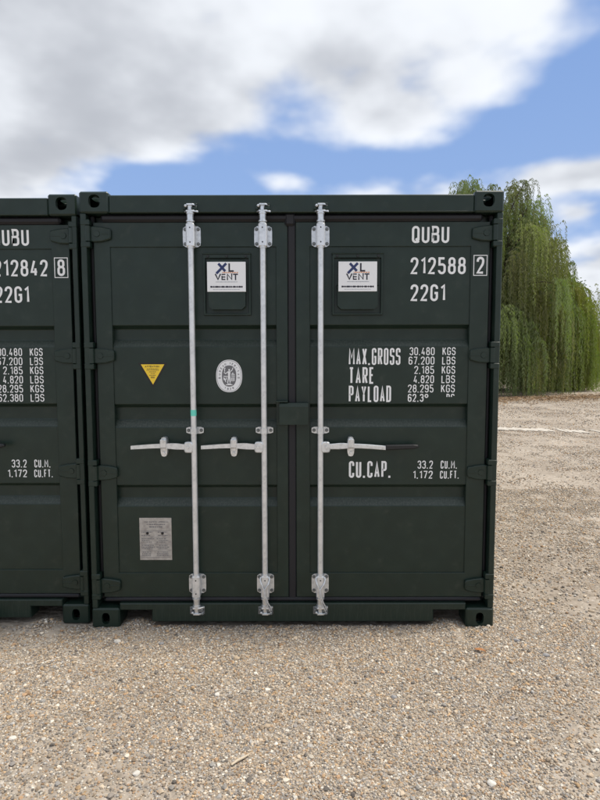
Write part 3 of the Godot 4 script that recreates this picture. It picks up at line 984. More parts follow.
func make_sky() -> Sky:
	var w := 2048
	var h := 1024
	# coverage: rough cloud masses by direction (tangent coordinates ahead), elsewhere the same broken cover
	var cw := 256
	var cov := Image.create(cw, 128, false, Image.FORMAT_RF)
	# [x, y, half width, half height, amount] ahead, in tangents of the direction
	var gaps := [[0.05, 0.49, 0.08, 0.06, 0.30], [-0.06, 0.305, 0.23, 0.075, -1.20], [-0.25, 0.285, 0.15, 0.036, -0.90], [-0.01, 0.42, 0.08, 0.05, -0.28], [0.36, 0.36, 0.16, 0.055, -0.62], [0.50, 0.45, 0.12, 0.09, -0.66], [0.58, 0.56, 0.08, 0.10, -0.40], [0.24, 0.32, 0.16, 0.030, -0.45], [0.52, 0.22, 0.14, 0.05, -0.70],
		[0.44, 0.300, 0.13, 0.022, 0.70], [0.24, 0.285, 0.06, 0.012, 0.30], [-0.03, 0.288, 0.05, 0.010, 0.45], [0.47, 0.235, 0.045, 0.020, 0.55], [0.51, 0.17, 0.035, 0.014, 0.55], [0.15, 0.36, 0.08, 0.06, 0.25], [-0.50, 0.32, 0.14, 0.05, 0.30]]
	for j in 128:
		var el := (0.5 - (j + 0.5) / 128.0) * PI
		for i in cw:
			var az := ((i + 0.5) / cw - 0.5) * TAU
			var v := 0.16
			if absf(az) < 1.2 and el < 1.0:
				v += 0.26 * smoothstep(1.2, 0.7, absf(az)) * smoothstep(1.0, 0.7, el)
			var d := Vector3(sin(az) * cos(el), sin(el), -cos(az) * cos(el))
			if d.z < -0.25:
				var tx := d.x / -d.z
				var ty := d.y / -d.z
				for g in gaps:
					var a: float = (tx - g[0]) / g[2]
					var b: float = (ty - g[1]) / g[3]
					var q := a * a + b * b
					if q < 9.0:
						v += g[4] * exp(-q)
			cov.set_pixel(i, j, Color(v, 0, 0))
	cov.resize(w, h, Image.INTERPOLATE_CUBIC)
	var cd := cov.get_data().to_float32_array()
	var n1 := noise(0.55, 4, 6)
	n1.fractal_gain = 0.52
	var n2 := noise(2.1, 14, 5)
	var sun := SUN_TO.normalized()
	var buf := PackedFloat32Array()
	buf.resize(w * h * 3)
	var zen := Vector3(0.105, 0.195, 0.42)
	var hor := Vector3(0.28, 0.39, 0.58)
	for j in h:
		var el := (0.5 - (j + 0.5) / h) * PI
		var sy := sin(el)
		var cy := cos(el)
		var base := hor.lerp(zen, clampf(pow(maxf(sy, 0.0), 0.55) * 1.15, 0.0, 1.0))
		for i in w:
			var k := (j * w + i) * 3
			if sy < -0.02:
				buf[k] = 0.20
				buf[k + 1] = 0.18
				buf[k + 2] = 0.15
				continue
			var az := (i + 0.5) / w * TAU
			var dx := sin(az) * cy
			var dz := -cos(az) * cy
			var s := 1.0 / (maxf(sy, 0.0) + 0.22)
			var px := dx * s
			var pz := dz * s
			var a := n1.get_noise_3d(px * 1.5, sy * 0.9, pz * 1.5)
			var fine := n2.get_noise_3d(px * 1.4, sy * 2.0, pz * 1.4)
			var dens := a * 0.85 + cd[j * w + (i + w / 2) % w]
			var cl := smoothstep(-0.22, 0.28, dens + fine * 0.34)
			# light that has to cross more cloud on its way from the sun comes out greyer
			var b := n1.get_noise_3d((px + 0.10) * 1.5, sy * 0.9, (pz - 0.16) * 1.5)
			var lit := 0.34 + 0.31 / (1.0 + exp(-6.5 * (0.28 + (a - b) * 0.85 - maxf(dens - 0.05, 0.0) * 0.72 + fine * 0.36)))
			var glow := maxf(dx * sun.x + sy * sun.y + dz * sun.z, 0.0)
			var halo := pow(glow, 8.0) * 0.22
			var cr := lit * 0.93 + halo
			var cg := lit * 0.95 + 0.010 + halo
			var cb := lit * 0.95 + 0.045 + halo
			buf[k] = lerpf(base.x + halo * 0.5, cr, cl)
			buf[k + 1] = lerpf(base.y + halo * 0.5, cg, cl)
			buf[k + 2] = lerpf(base.z + halo * 0.5, cb, cl)
	var im := Image.create_from_data(w, h, false, Image.FORMAT_RGBF, buf.to_byte_array())
	var pm := PanoramaSkyMaterial.new()
	pm.panorama = ImageTexture.create_from_image(im)
	var sky := Sky.new()
	sky.sky_material = pm
	return sky

# ------------------------------------------------------------------ ground
var GN := FastNoiseLite.new()
var GN2 := FastNoiseLite.new()

func ground_y(x: float, z: float) -> float:
	var y := GN.get_noise_2d(x, z) * 0.014 + GN2.get_noise_2d(x, z) * 0.05 * smoothstep(1.0, 9.0, absf(z) + absf(x) * 0.3)
	# level where the containers stand, heaped a little in front of the sill's notches
	var inx := smoothstep(1.75, 1.25, x)
	var inz := smoothstep(0.35, 0.0, z)
	y = lerpf(y, -0.004, inx * inz)
	y += 0.030 * exp(-pow((z + 0.02) / 0.10, 2.0)) * (exp(-pow((x + 0.95) / 0.07, 2.0)) + 0.8 * exp(-pow((x - 0.94) / 0.07, 2.0)) + exp(-pow((x + 1.52) / 0.07, 2.0)))
	y += 0.016 * exp(-pow((z - 0.03) / 0.07, 2.0)) * smoothstep(1.3, 1.15, absf(x + 1.2) - 1.25) * (0.6 + GN.get_noise_2d(x * 3.0, 7.0))
	return y

func make_ground() -> void:
	GN.frequency = 1.4
	GN.seed = 3
	GN.fractal_octaves = 3
	GN2.frequency = 0.22
	GN2.seed = 8
	GN2.fractal_octaves = 2
	var m := StandardMaterial3D.new()
	var stones := noise(0.045, 6, 2, FastNoiseLite.TYPE_CELLULAR)
	stones.cellular_return_type = FastNoiseLite.RETURN_CELL_VALUE
	m.albedo_texture = noise_tex(stones, 1024, ramp([[0.0, lin(0.13, 0.108, 0.090)], [0.30, lin(0.24, 0.205, 0.168)], [0.55, lin(0.315, 0.272, 0.225)], [0.80, lin(0.40, 0.350, 0.295)], [1.0, lin(0.58, 0.54, 0.49)]]))
	m.roughness = 0.95
	m.metallic_specular = 0.25
	m.uv1_triplanar = true
	m.uv1_world_triplanar = true
	m.uv1_scale = Vector3(0.55, 0.55, 0.55)
	m.heightmap_enabled = true
	var bump := noise(0.045, 6, 2, FastNoiseLite.TYPE_CELLULAR)
	bump.cellular_return_type = FastNoiseLite.RETURN_DISTANCE
	m.heightmap_texture = noise_tex(bump, 1024, ramp([[0.0, Color.WHITE], [1.0, Color.BLACK]]))
	m.heightmap_scale = 0.8
	m.detail_enabled = true
	m.detail_blend_mode = BaseMaterial3D.BLEND_MODE_MIX
	m.detail_uv_layer = BaseMaterial3D.DETAIL_UV_2
	m.uv2_triplanar = true
	m.uv2_world_triplanar = true
	m.uv2_scale = Vector3(0.07, 0.07, 0.07)
	m.detail_albedo = noise_tex(noise(0.006, 41, 6), 1024, ramp([[0.0, lin(0.26, 0.215, 0.17)], [0.5, lin(0.39, 0.337, 0.275)], [1.0, lin(0.50, 0.44, 0.365)]]))
	m.detail_mask = noise_tex(noise(0.02, 55, 5), 512, ramp([[0.0, Color(0.25, 0.25, 0.25)], [0.5, Color(0.5, 0.5, 0.5)], [1.0, Color(0.8, 0.8, 0.8)]]))
	M.ground = m
	var cnt := 240
	var st := PackedVector3Array()
	var nr := PackedVector3Array()
	var ix := PackedInt32Array()
	var cs := []
	for i in cnt + 1:
		var s := (i / float(cnt)) * 2.0 - 1.0
		cs.append(s * 7.0 + signf(s) * pow(absf(s), 5.0) * 500.0)
	for j in cnt + 1:
		for i in cnt + 1:
			var x: float = cs[i]
			var z: float = cs[j]
			var e := 0.03
			st.append(Vector3(x, ground_y(x, z), z))
			nr.append(Vector3(ground_y(x - e, z) - ground_y(x + e, z), 2.0 * e, ground_y(x, z - e) - ground_y(x, z + e)).normalized())
	for j in cnt:
		for i in cnt:
			var a := j * (cnt + 1) + i
			ix.append_array([a, a + 1, a + cnt + 2, a, a + cnt + 2, a + cnt + 1])
	var arr := []
	arr.resize(Mesh.ARRAY_MAX)
	arr[Mesh.ARRAY_VERTEX] = st
	arr[Mesh.ARRAY_NORMAL] = nr
	arr[Mesh.ARRAY_INDEX] = ix
	var am := ArrayMesh.new()
	am.add_surface_from_arrays(Mesh.PRIMITIVE_TRIANGLES, arr)
	var g := part("ground", am, m, self)
	tag(g, "pale tan compacted gravel yard", "ground", "", "structure")

func pebble(sd: int, sub := 0) -> ArrayMesh:
	# irregular angular pebble of about unit diameter
	var rng := RandomNumberGenerator.new()
	rng.seed = sd
	var t := (1.0 + sqrt(5.0)) / 2.0
	var vs := [Vector3(-1, t, 0), Vector3(1, t, 0), Vector3(-1, -t, 0), Vector3(1, -t, 0), Vector3(0, -1, t), Vector3(0, 1, t), Vector3(0, -1, -t), Vector3(0, 1, -t), Vector3(t, 0, -1), Vector3(t, 0, 1), Vector3(-t, 0, -1), Vector3(-t, 0, 1)]
	for i in 12:
		vs[i] = vs[i].normalized() * 0.5 * rng.randf_range(0.72, 1.12)
	var fs := [[0, 11, 5], [0, 5, 1], [0, 1, 7], [0, 7, 10], [0, 10, 11], [1, 5, 9], [5, 11, 4], [11, 10, 2], [10, 7, 6], [7, 1, 8], [3, 9, 4], [3, 4, 2], [3, 2, 6], [3, 6, 8], [3, 8, 9], [4, 9, 5], [2, 4, 11], [6, 2, 10], [8, 6, 7], [9, 8, 1]]
	for r in sub:
		var nf := []
		var mids := {}
		for f in fs:
			var mm := []
			for e in 3:
				var a: int = f[e]
				var b: int = f[(e + 1) % 3]
				var key := mini(a, b) * 10000 + maxi(a, b)
				if not mids.has(key):
					mids[key] = vs.size()
					vs.append((vs[a] + vs[b]) * 0.5 * rng.randf_range(1.03, 1.13))
				mm.append(mids[key])
			nf.append_array([[f[0], mm[0], mm[2]], [f[1], mm[1], mm[0]], [f[2], mm[2], mm[1]], mm])
		fs = nf
	var mb := MB.new()
	for f in fs:
		var c: Vector3 = vs[f[0]] + vs[f[1]] + vs[f[2]]
		mb.tri(vs[f[0]], vs[f[1]], vs[f[2]], c)
	return mb.mesh()

const TINTS := [[0.40, 0.325, 0.25], [0.36, 0.29, 0.22], [0.46, 0.38, 0.295], [0.50, 0.42, 0.33], [0.30, 0.235, 0.175], [0.22, 0.20, 0.185], [0.32, 0.31, 0.30], [0.40, 0.395, 0.39], [0.36, 0.23, 0.135], [0.60, 0.55, 0.48], [0.66, 0.63, 0.58], [0.13, 0.12, 0.115], [0.27, 0.255, 0.255], [0.48, 0.33, 0.19]]

func make_gravel() -> void:
	var rng := RandomNumberGenerator.new()
	rng.seed = 1234
	var patch := noise(0.55, 71, 4)
	var xs := []
	var cols := []
	# [count, x0, x1, z0, z1, smallest, largest]
	for a in [[280000, -2.5, 2.7, -0.12, 1.85, 0.0052, 0.0135], [5000, -2.5, 2.7, -0.08, 1.85, 0.013, 0.026], [100000, 1.24, 4.2, -3.6, -0.12, 0.007, 0.016], [3000, 1.24, 4.2, -3.6, -0.12, 0.016, 0.028], [36000, 1.6, 7.0, -9.0, -3.6, 0.012, 0.024], [14000, 3.0, 12.0, -16.0, -9.0, 0.018, 0.035]]:
		for i in a[0]:
			var x: float = rng.randf_range(a[1], a[2])
			var z: float = rng.randf_range(a[3], a[4])
			var q := patch.get_noise_2d(x, z)
			if rng.randf() > 0.74 + q * 1.2 and a[6] < 0.025:
				continue
			if z < -0.03 and x < 1.24:
				var ok := absf(x + 0.95) < 0.10 or absf(x - 0.95) < 0.09 or absf(x + 1.52) < 0.10
				if not ok:
					continue
			var u := rng.randf()
			var s: float = lerpf(a[5], a[6], u * u)
			var b := Basis.from_euler(Vector3(rng.randf() * TAU, rng.randf() * TAU, rng.randf() * TAU)).scaled(Vector3(s * rng.randf_range(0.85, 1.3), s * rng.randf_range(0.55, 0.85), s * rng.randf_range(0.85, 1.3)))
			xs.append(Transform3D(b, Vector3(x, ground_y(x, z) + s * rng.randf_range(0.02, 0.26), z)))
			var t: Array = TINTS[rng.randi() % TINTS.size()]
			var k := rng.randf_range(0.70, 1.25)
			var mixk := 0.15 if a[6] > 0.02 else 0.22
			cols.append(Color(lerpf(t[0], 0.335, mixk) * k * 1.00, lerpf(t[1], 0.290, mixk) * k * 0.98, lerpf(t[2], 0.240, mixk) * k * 0.93))
	var mm := MultiMesh.new()
	mm.transform_format = MultiMesh.TRANSFORM_3D
	mm.use_colors = true
	mm.mesh = pebble(3)
	mm.instance_count = xs.size()
	for i in xs.size():
		mm.set_instance_transform(i, xs[i])
		mm.set_instance_color(i, cols[i])
	var mat := plain(1, 1, 1, 0.85)
	mat.metallic_specular = 0.35
	mat.vertex_color_use_as_albedo = true
	M.stone = mat
	var o := MultiMeshInstance3D.new()
	o.name = "gravel"
	o.multimesh = mm
	o.material_override = mat
	add_child(o)
	tag(o, "loose tan and grey gravel strewn over the yard", "gravel", "", "stuff")

func make_loose_bits() -> void:
	# the larger stones that can be told apart
	var rng := RandomNumberGenerator.new()
	rng.seed = 99
	var shapes := [pebble(21, 1), pebble(22, 1), pebble(23, 1)]
	var pale := plain(0.60, 0.57, 0.51, 0.8)
	var tan := plain(0.42, 0.33, 0.23, 0.8)
	var grey := plain(0.27, 0.265, 0.265, 0.8)
	var at := [[-1.01, 0.175, 0.042, 0], [-0.36, 0.69, 0.030, 0], [-1.20, 1.02, 0.034, 0], [-0.60, 1.23, 0.030, 0], [0.79, 1.28, 0.034, 0], [-0.75, 0.20, 0.030, 2], [0.50, 0.72, 0.032, 2], [-0.30, 0.36, 0.034, 1], [1.40, 0.33, 0.036, 2], [1.30, 0.16, 0.036, 2], [-0.10, 0.93, 0.032, 1], [0.95, 1.05, 0.030, 1], [0.10, 0.55, 0.028, 2], [1.62, 0.62, 0.034, 0]]
	for a in at:
		var mat: Material = [pale, tan, grey][a[3]]
		var o := part(numbered("stone"), shapes[rng.randi() % 3], mat, self)
		var s: float = a[2]
		o.basis = Basis.from_euler(Vector3(rng.randf() * 0.5, rng.randf() * TAU, rng.randf() * 0.5)).scaled(Vector3(s * 1.15, s * 0.62, s * 0.95))
		o.position = Vector3(a[0], ground_y(a[0], a[1]) + s * 0.16, a[1])
		var own: String = {0: "pale chalky stone lying before the corner castings between the two containers", 9: "blue-grey stone lying beside the curled orange-brown leaf and the corner casting"}.get(at.find(a), "")
		tag(o, own if own else ["pale chalky stone larger than the gravel around it", "tan stone larger than the gravel around it", "blue-grey stone larger than the gravel around it"][a[3]], "stone", ["pale stones among the gravel", "tan stones among the gravel", "grey stones among the gravel"][a[3]])
	# a short bleached twig and a fallen brown leaf
	var tw := MB.new()
	tw.sweep([Vector3(-0.032, 0, 0.030), Vector3(-0.010, 0.003, 0.008), Vector3(0.012, 0.002, -0.010), Vector3(0.036, 0.0, -0.034)], [0.004, 0.0058, 0.0054, 0.003], 7)
	var o := part("twig", tw.mesh(), plain(0.52, 0.44, 0.33, 0.85), self, Vector3(-0.198, ground_y(-0.198, 1.16) + 0.010, 1.16))
	tag(o, "short bleached twig lying on the gravel", "twig")
	var lf := MB.new()
	var prev := []
	for i in 9:
		var t := i / 8.0
		var wd := 0.013 * sin(PI * pow(t, 0.8)) + 0.0008
		var y := 0.010 + 0.010 * sin(t * 3.2) * t
		var row := [Vector3(-wd, y + 0.004, (t - 0.5) * 0.062), Vector3(0, y, (t - 0.5) * 0.062), Vector3(wd, y + 0.005, (t - 0.5) * 0.062)]
		if prev:
			for k in 2:
				lf.quad(prev[k], prev[k + 1], row[k + 1], row[k], Vector3.UP)
				lf.quad(prev[k] - Vector3(0, 0.0006, 0), prev[k + 1] - Vector3(0, 0.0006, 0), row[k + 1] - Vector3(0, 0.0006, 0), row[k] - Vector3(0, 0.0006, 0), Vector3.DOWN)
		prev = row
	o = part("fallen_leaf", lf.mesh(), plain(0.42, 0.19, 0.07, 0.7), self, Vector3(1.05, ground_y(1.05, 0.29), 0.29))
	o.rotation.y = 1.0
	tag(o, "curled orange-brown leaf lying on the gravel near the casting", "leaf")

func make_white_line() -> void:
	# worn, broken pale strip across the yard
	var mb := MB.new()
	var nz := noise(1.3, 9, 4)
	var x := 1.0
	while x < 16.0:
		var w := 0.06
		var z := -8.95 - (x - 4.3) * -0.05
		var on := nz.get_noise_2d(x * 1.5, 0.0)
		if on > -0.28:
			var a0 := 0.25 + nz.get_noise_2d(x * 6.0, 5.0) * 0.30
			var a1 := 0.25 + nz.get_noise_2d((x + w) * 6.0, 5.0) * 0.30
			var b0 := 0.25 + nz.get_noise_2d(x * 6.0, 15.0) * 0.30
			var b1 := 0.25 + nz.get_noise_2d((x + w) * 6.0, 15.0) * 0.30
			var z2 := z + 0.003
			mb.quad(Vector3(x, ground_y(x, z - a0) + 0.012, z - a0), Vector3(x + w, ground_y(x + w, z - a1) + 0.012, z2 - a1), Vector3(x + w, ground_y(x + w, z + b1) + 0.012, z2 + b1), Vector3(x, ground_y(x, z + b0) + 0.012, z + b0), Vector3.UP)
		x += w
	var mat := plain(1, 1, 1, 0.9)
	mat.albedo_texture = noise_tex(noise(0.05, 61, 5), 256, ramp([[0.0, lin(0.36, 0.315, 0.26)], [0.45, lin(0.46, 0.42, 0.36)], [1.0, lin(0.64, 0.61, 0.56)]]))
	mat.uv1_triplanar = true
	mat.uv1_world_triplanar = true
	mat.uv1_scale = Vector3(0.6, 0.6, 0.6)
	var o := part("white_line", mb.mesh(), mat, self)
	tag(o, "worn white line crossing the gravel yard", "marking", "", "structure")

# ------------------------------------------------------------------ willows
func strand(rng: RandomNumberGenerator, length: float, arch: float) -> Array:
	# one shoot that arches outwards along +x and then hangs, with narrow leaves; verts, normals
	var v := PackedVector3Array()
	var n := PackedVector3Array()
	var cnt := int(length / 0.026)
	var wob := rng.randf() * TAU
	for i in cnt:
		var t := i / float(cnt)
		var l := t * length
		# horizontal run fades out, fall takes over
		var run := arch * (1.0 - exp(-l / (arch * 0.9)))
		var y := 0.10 * sin(minf(l / (arch * 1.2), 1.0) * PI) - maxf(l - run * 0.85, 0.0)
		var p := Vector3(run + sin(wob + t * 3.0) * 0.035 * t, y, cos(wob * 1.7 + t * 2.6) * 0.05 * t)
		var ang := rng.randf() * TAU
		var out := Vector3(cos(ang), 0, sin(ang))
		var d := (out + Vector3.DOWN * rng.randf_range(0.7, 2.0)).normalized()
		var ll := rng.randf_range(0.085, 0.140) * (1.0 - 0.3 * t)
		var sd := d.cross(out.rotated(Vector3.UP, 1.2)).normalized() * rng.randf_range(0.009, 0.015)
		var nn := sd.cross(d).normalized()
		if nn.y < 0:
			nn = -nn
		var m := p + d * ll * 0.45
		var e := p + d * ll + Vector3.DOWN * 0.01
		if (e - p).cross(m + sd - p).dot(nn) > 0.0:
			v.append_array([p, m + sd, e, p, e, m - sd])
		else:
			v.append_array([p, e, m + sd, p, m - sd, e])
		n.append_array([nn, nn, nn, nn, nn, nn])
	return [v, n]

# crown of drooping clumps: each bough ends in a fountain of shoots
func make_willow(label: String, at: Vector3, height: float, radius: float, clumps: int, sd: int, tint: Vector3) -> void:
	var rng := RandomNumberGenerator.new()
	rng.seed = sd
	var t := thing("willow_tree", label, "tree", at, "weeping willows across the yard")
	var lens := [1.0, 1.3, 1.6, 2.0, 2.5, 3.0]
	var variants := []
	for i in 18:
		variants.append(strand(rng, lens[i % 6], rng.randf_range(0.16, 0.52)))
	var wood := MB.new()
	var trunk := MB.new()
	var th := height * 0.34
	trunk.sweep([Vector3(0, -0.15, 0), Vector3(0.05, th * 0.4, 0.02), Vector3(0.12, th * 0.8, -0.05), Vector3(0.1, th * 1.15, 0)], [height * 0.055, height * 0.042, height * 0.036, height * 0.022], 12)
	var vs := PackedVector3Array()
	var ns := PackedVector3Array()
	var cs := PackedColorArray()
	for b in clumps:
		var f := (b + rng.randf()) / clumps
		# clump heads from the lowest skirts (f = 0) up to the top (f = 1)
		var hy := lerpf(0.22, 0.97, pow(f, 1.12))
		var az := b * 2.39996 + rng.randf_range(-0.5, 0.5)
		var prof := pow(maxf(1.0 - pow(maxf(hy - 0.35, 0.0) / 0.66, 2.4), 0.02), 0.6) * lerpf(0.86, 1.0, minf(hy / 0.45, 1.0))
		var rr := radius * prof * (rng.randf_range(0.66, 1.14) if rng.randf() < 0.8 else rng.randf_range(0.3, 0.7))
		var head := Vector3(cos(az) * rr, height * hy + rng.randfn(0, 0.28), sin(az) * rr)
		var root := Vector3(0.1, minf(th, head.y * 0.8), 0)
		var mid := root.lerp(head, 0.55) + Vector3.UP * 0.22 * root.distance_to(head)
		wood.sweep([root, root.lerp(mid, 0.6), mid, mid.lerp(head, 0.6) + Vector3.UP * 0.08, head], [height * 0.010, height * 0.008, 0.035, 0.02, 0.008], 6)
		var shade := rng.randf_range(0.72, 1.34)
		var warm := rng.randf_range(-0.10, 0.16)
		var outw := atan2(-sin(az), cos(az))
		var size := rng.randf_range(0.75, 1.35)
		for k in int(30 * size):
			var vi := rng.randi() % variants.size()
			var vl: float = lens[vi % 6]
			var yaw := outw + rng.randfn(0, 1.1)
			var p := head + Vector3(rng.randfn(0, 0.20), rng.randfn(0, 0.13), rng.randfn(0, 0.20)) * size
			var sc := rng.randf_range(0.8, 1.15)
			sc = minf(sc, (p.y - rng.randf_range(0.0, 0.18)) / maxf(vl - 0.3, 0.3))
			if sc < 0.25:
				continue
			# the lowest skirts hang to the ground
			if hy < 0.46 and rng.randf() < 0.75:
				sc = minf((p.y - rng.randf_range(0.02, 0.25)) / maxf(vl - 0.3, 0.3), 1.5)
			var bs := Basis(Vector3.UP, yaw) * Basis.from_scale(Vector3(rng.randf_range(0.7, 1.3) * size, sc, 1.0))
			var part_v: PackedVector3Array = Transform3D(bs, p) * variants[vi][0]
			vs.append_array(part_v)
			ns.append_array(Transform3D(Basis(Vector3.UP, yaw), Vector3.ZERO) * variants[vi][1])
			var col := PackedColorArray()
			col.resize(part_v.size())
			var g := shade * rng.randf_range(0.82, 1.18)
			col.fill(Color(tint.x * g * (1.0 + warm), tint.y * g, tint.z * g))
			cs.append_array(col)
	var bark := plain(1, 1, 1, 0.95)
	bark.albedo_texture = noise_tex(noise(0.03, 81, 5), 256, ramp([[0.0, lin(0.05, 0.038, 0.028)], [1.0, lin(0.16, 0.13, 0.10)]]))
	bark.uv1_triplanar = true
	part("trunk", trunk.mesh(), bark, t)
	part("boughs", wood.mesh(), bark, t)
	var arr := []
	arr.resize(Mesh.ARRAY_MAX)
	arr[Mesh.ARRAY_VERTEX] = vs
	arr[Mesh.ARRAY_NORMAL] = ns
	arr[Mesh.ARRAY_COLOR] = cs
	var am := ArrayMesh.new()
	am.add_surface_from_arrays(Mesh.PRIMITIVE_TRIANGLES, arr)
	var o := part("crown", am, M.leaf, t)
	o.set_meta("kind", "stuff")
	print(label, " triangles ", vs.size() / 3)

func make_litter() -> void:
	var rng := RandomNumberGenerator.new()
	rng.seed = 8
	var mb := MB.new()
	mb.quad(Vector3(-0.5, 0, 0), Vector3(0, 0.10, -0.16), Vector3(0.5, 0.05, 0), Vector3(0, 0.10, 0.16), Vector3.UP)
	var mm := MultiMesh.new()
	mm.transform_format = MultiMesh.TRANSFORM_3D
	mm.use_colors = true
	mm.mesh = mb.mesh()
	mm.instance_count = 9000
	for i in 9000:
		var x := rng.randf_range(3.0, 15.0)
		var z := -17.2 + rng.randfn(0, 0.75) - 0.25 * (x - 8.0)
		var s := rng.randf_range(0.06, 0.13)
		mm.set_instance_transform(i, Transform3D(Basis.from_euler(Vector3(rng.randf_range(-0.4, 0.4), rng.randf() * TAU, rng.randf_range(-0.4, 0.4))).scaled(Vector3(s, s, s)), Vector3(x, ground_y(x, z) + 0.02, z)))
		var k := rng.randf_range(0.7, 1.3)
		mm.set_instance_color(i, Color(0.26 * k, 0.17 * k, 0.09 * k))
	var o := MultiMeshInstance3D.new()
	o.name = "leaf_litter"
	o.multimesh = mm
	var mat := plain(1, 1, 1, 0.9)
	mat.vertex_color_use_as_albedo = true
	o.material_override = mat
	add_child(o)
	tag(o, "brown fallen leaves scattered at the foot of the willows", "leaf litter", "", "stuff")

func make_weed(at: Vector3, sd: int, label: String) -> void:
	var rng := RandomNumberGenerator.new()
	rng.seed = sd
	var t := thing("weed", label, "plant", at)
	var mb := MB.new()
	for i in 46:
		var az := rng.randf() * TAU
		var d := Vector3(cos(az), 0, sin(az))
		var r := rng.randf() * 0.05
		var hh := rng.randf_range(0.04, 0.12)
		var s := d.cross(Vector3.UP) * rng.randf_range(0.002, 0.004)
		var p0 := Vector3(cos(az * 3.0), 0, sin(az * 3.0)) * r
		var p1 := p0 + Vector3.UP * hh * 0.6 + d * 0.012
		var p2 := p0 + Vector3.UP * hh + d * 0.045
		mb.quad(p0 - s, p0 + s, p1 + s, p1 - s, d + Vector3.UP)
		mb.tri(p1 - s, p1 + s, p2, d + Vector3.UP)
	var m := plain(0.075, 0.115, 0.035, 0.7)
	m.backlight_enabled = true
	m.backlight = Color(0.2, 0.25, 0.05)
	part("blades", mb.mesh(), m, t)

func make_far_container() -> void:
	var t := thing("storage_shed", "small dark green storage shed with a pale roof beyond the willows", "shed", Vector3(20.6, 0, -33.5))
	var wm := plain(0.030, 0.060, 0.048, 0.6)
	for i in 16:                                   # ribbed cladding, sheet by sheet
		var mb := MB.new()
		mb.box(Vector3(-3.0 + i * 0.375, 0.18, 0), Vector3(-3.0 + i * 0.375 + 0.30, 2.42, 0.045), 0.015)
		mb.box(Vector3(-3.0 + i * 0.375 + 0.30, 0.18, 0), Vector3(-3.0 + (i + 1) * 0.375, 2.42, 0.012), 0.0)
		part("cladding_sheet", mb.mesh(), wm, t)
	var body := MB.new()
	body.box(Vector3(-3.0, 0.0, -2.4), Vector3(3.0, 2.42, -0.002), 0.0)
	part("wall", body.mesh(), wm, t)
	var roof := MB.new()
	roof.box(Vector3(-3.15, 2.422, -2.55), Vector3(3.15, 2.86, 0.16), 0.05)
	part("roof", roof.mesh(), plain(0.72, 0.73, 0.74, 0.5), t)
	var base := MB.new()
	base.box(Vector3(-3.05, -0.1, 0.0), Vector3(3.05, 0.178, 0.06), 0.01)
	part("plinth", base.mesh(), plain(0.02, 0.02, 0.02, 0.8), t)

func make_far_tree(at: Vector3, height: float, rad: float, sd: int, label: String) -> void:
	var rng := RandomNumberGenerator.new()
	rng.seed = sd
	var t := thing("broadleaf_tree", label, "tree", at, "trees behind the shed")
	var wood := MB.new()
	wood.sweep([Vector3(0, -0.2, 0), Vector3(0.05, height * 0.3, 0), Vector3(0, height * 0.7, 0.1)], [0.22, 0.16, 0.05], 9)
	var mb := MB.new()
	var n2 := noise(0.5, sd, 2)
	for i in 70:
		var d := Vector3(rng.randfn(0, 1), rng.randfn(0, 1), rng.randfn(0, 1)).normalized()
		var r := pow(rng.randf(), 0.4) * (1.0 + 0.5 * n2.get_noise_3d(d.x, d.y, d.z))
		var c := Vector3(0, height * 0.58, 0) + d * r * Vector3(rad, height * 0.40, rad)
		wood.sweep([Vector3(0, maxf(0.5, c.y - 1.0) * 0.7, 0), c * Vector3(0.55, 0.9, 0.55), c], [0.05, 0.03, 0.01], 5)
		for k in 130:
			var p := c + Vector3(rng.randfn(0, 0.30), rng.randfn(0, 0.24), rng.randfn(0, 0.30)) * rad * 0.42
			var b := Basis.from_euler(Vector3(rng.randf() * TAU, rng.randf() * TAU, 0)).scaled(Vector3.ONE * rng.randf_range(0.06, 0.11))
			var nn := (d + Vector3.UP * 0.6).normalized()
			nn = b.y.normalized()
			mb.v.append_array([p + b * Vector3(-1, 0, 0), p + b * Vector3(1, 0, 0), p + b * Vector3(0, 0, 0.5), p + b * Vector3(-1, 0, 0), p + b * Vector3(0, 0, -0.5), p + b * Vector3(1, 0, 0)])
			mb.n.append_array([nn, nn, nn, nn, nn, nn])
			var g := rng.randf_range(0.8, 1.2)
			var cc := Color(0.085 * g, 0.125 * g, 0.038 * g)
			mb.c.append_array([cc, cc, cc, cc, cc, cc])
	part("trunk", wood.mesh(), plain(0.10, 0.08, 0.06, 0.95), t)
	var o := part("crown", mb.mesh(), M.leaf, t)
	o.set_meta("kind", "stuff")

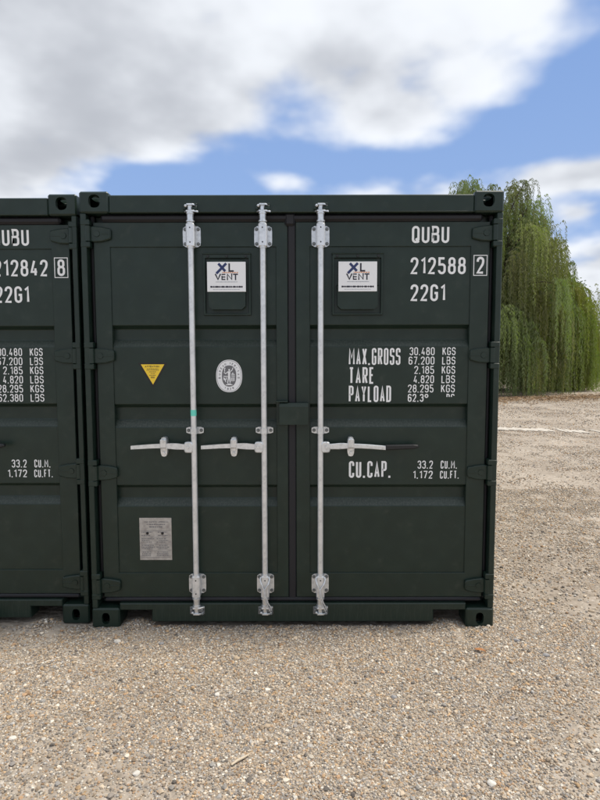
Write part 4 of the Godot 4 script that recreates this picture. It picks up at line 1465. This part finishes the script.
# ------------------------------------------------------------------ scene
func _ready() -> void:
	# camera, fitted to the container's corners
	var cam3 := Camera3D.new()
	cam3.name = "camera"
	cam3.fov = 69.19
	cam3.near = 0.05
	cam3.far = 2000.0
	add_child(cam3)
	cam3.transform = Transform3D((Basis(Vector3.BACK, 0.0020) * Basis(Vector3.RIGHT, 0.0811) * Basis(Vector3.UP, -0.0026)).transposed(), Vector3(0.0562, 1.6664, 3.4016))
	cam3.current = true
	var env := Environment.new()
	env.background_mode = Environment.BG_SKY
	env.sky = make_sky()
	env.tonemap_mode = Environment.TONE_MAPPER_LINEAR
	env.tonemap_exposure = 1.6
	env.sdfgi_enabled = true
	env.ssao_enabled = true
	env.ssil_enabled = true
	var we := WorldEnvironment.new()
	we.name = "environment"
	we.environment = env
	add_child(we)
	var sun := DirectionalLight3D.new()
	sun.name = "sun"
	sun.light_energy = 0.80
	sun.light_angular_distance = 9.0
	sun.light_color = Color(1.0, 0.965, 0.91)
	sun.shadow_enabled = true
	add_child(sun)
	sun.look_at_from_position(SUN_TO * 20.0, Vector3.ZERO, Vector3.UP)
	print("sky ", Time.get_ticks_msec())
	# structure
	make_materials()
	make_shapes()
	make_ground()
	make_white_line()
	print("ground ", Time.get_ticks_msec())
	# containers
	make_container("dark green shipping container numbered 212588, both doors shut, three locking bars", Vector3.ZERO, "212588", "2", true)
	make_container("dark green shipping container numbered 212842, standing close beside container 212588", Vector3(-2.473, 0, -0.055), "212842", "8", false)
	print("containers ", Time.get_ticks_msec())
	# trees
	var lf := plain(1, 1, 1, 0.6)
	lf.vertex_color_use_as_albedo = true
	lf.backlight_enabled = true
	lf.backlight = Color(0.75, 0.85, 0.35)
	lf.cull_mode = BaseMaterial3D.CULL_DISABLED
	M.leaf = lf
	make_willow("tall weeping willow whose curtains of leaves reach the ground behind the container", Vector3(7.85, 0, -21.6), 8.6, 3.0, 190, 5, Vector3(0.215, 0.245, 0.105))
	make_willow("lower yellow-green weeping willow standing beside the tall willow", Vector3(11.2, 0, -22.2), 5.3, 1.25, 80, 9, Vector3(0.235, 0.260, 0.080))
	make_far_container()
	make_far_tree(Vector3(17.2, 0, -38.0), 6.4, 2.4, 4, "bushy green tree beside the pale-roofed shed")
	print("trees ", Time.get_ticks_msec())
	# gravel and small things
	make_gravel()
	make_litter()
	make_loose_bits()
	make_weed(Vector3(-1.86, 0.0, 0.03), 3, "small tuft of grass growing at the foot of container 212842")
	print("done ", Time.get_ticks_msec())
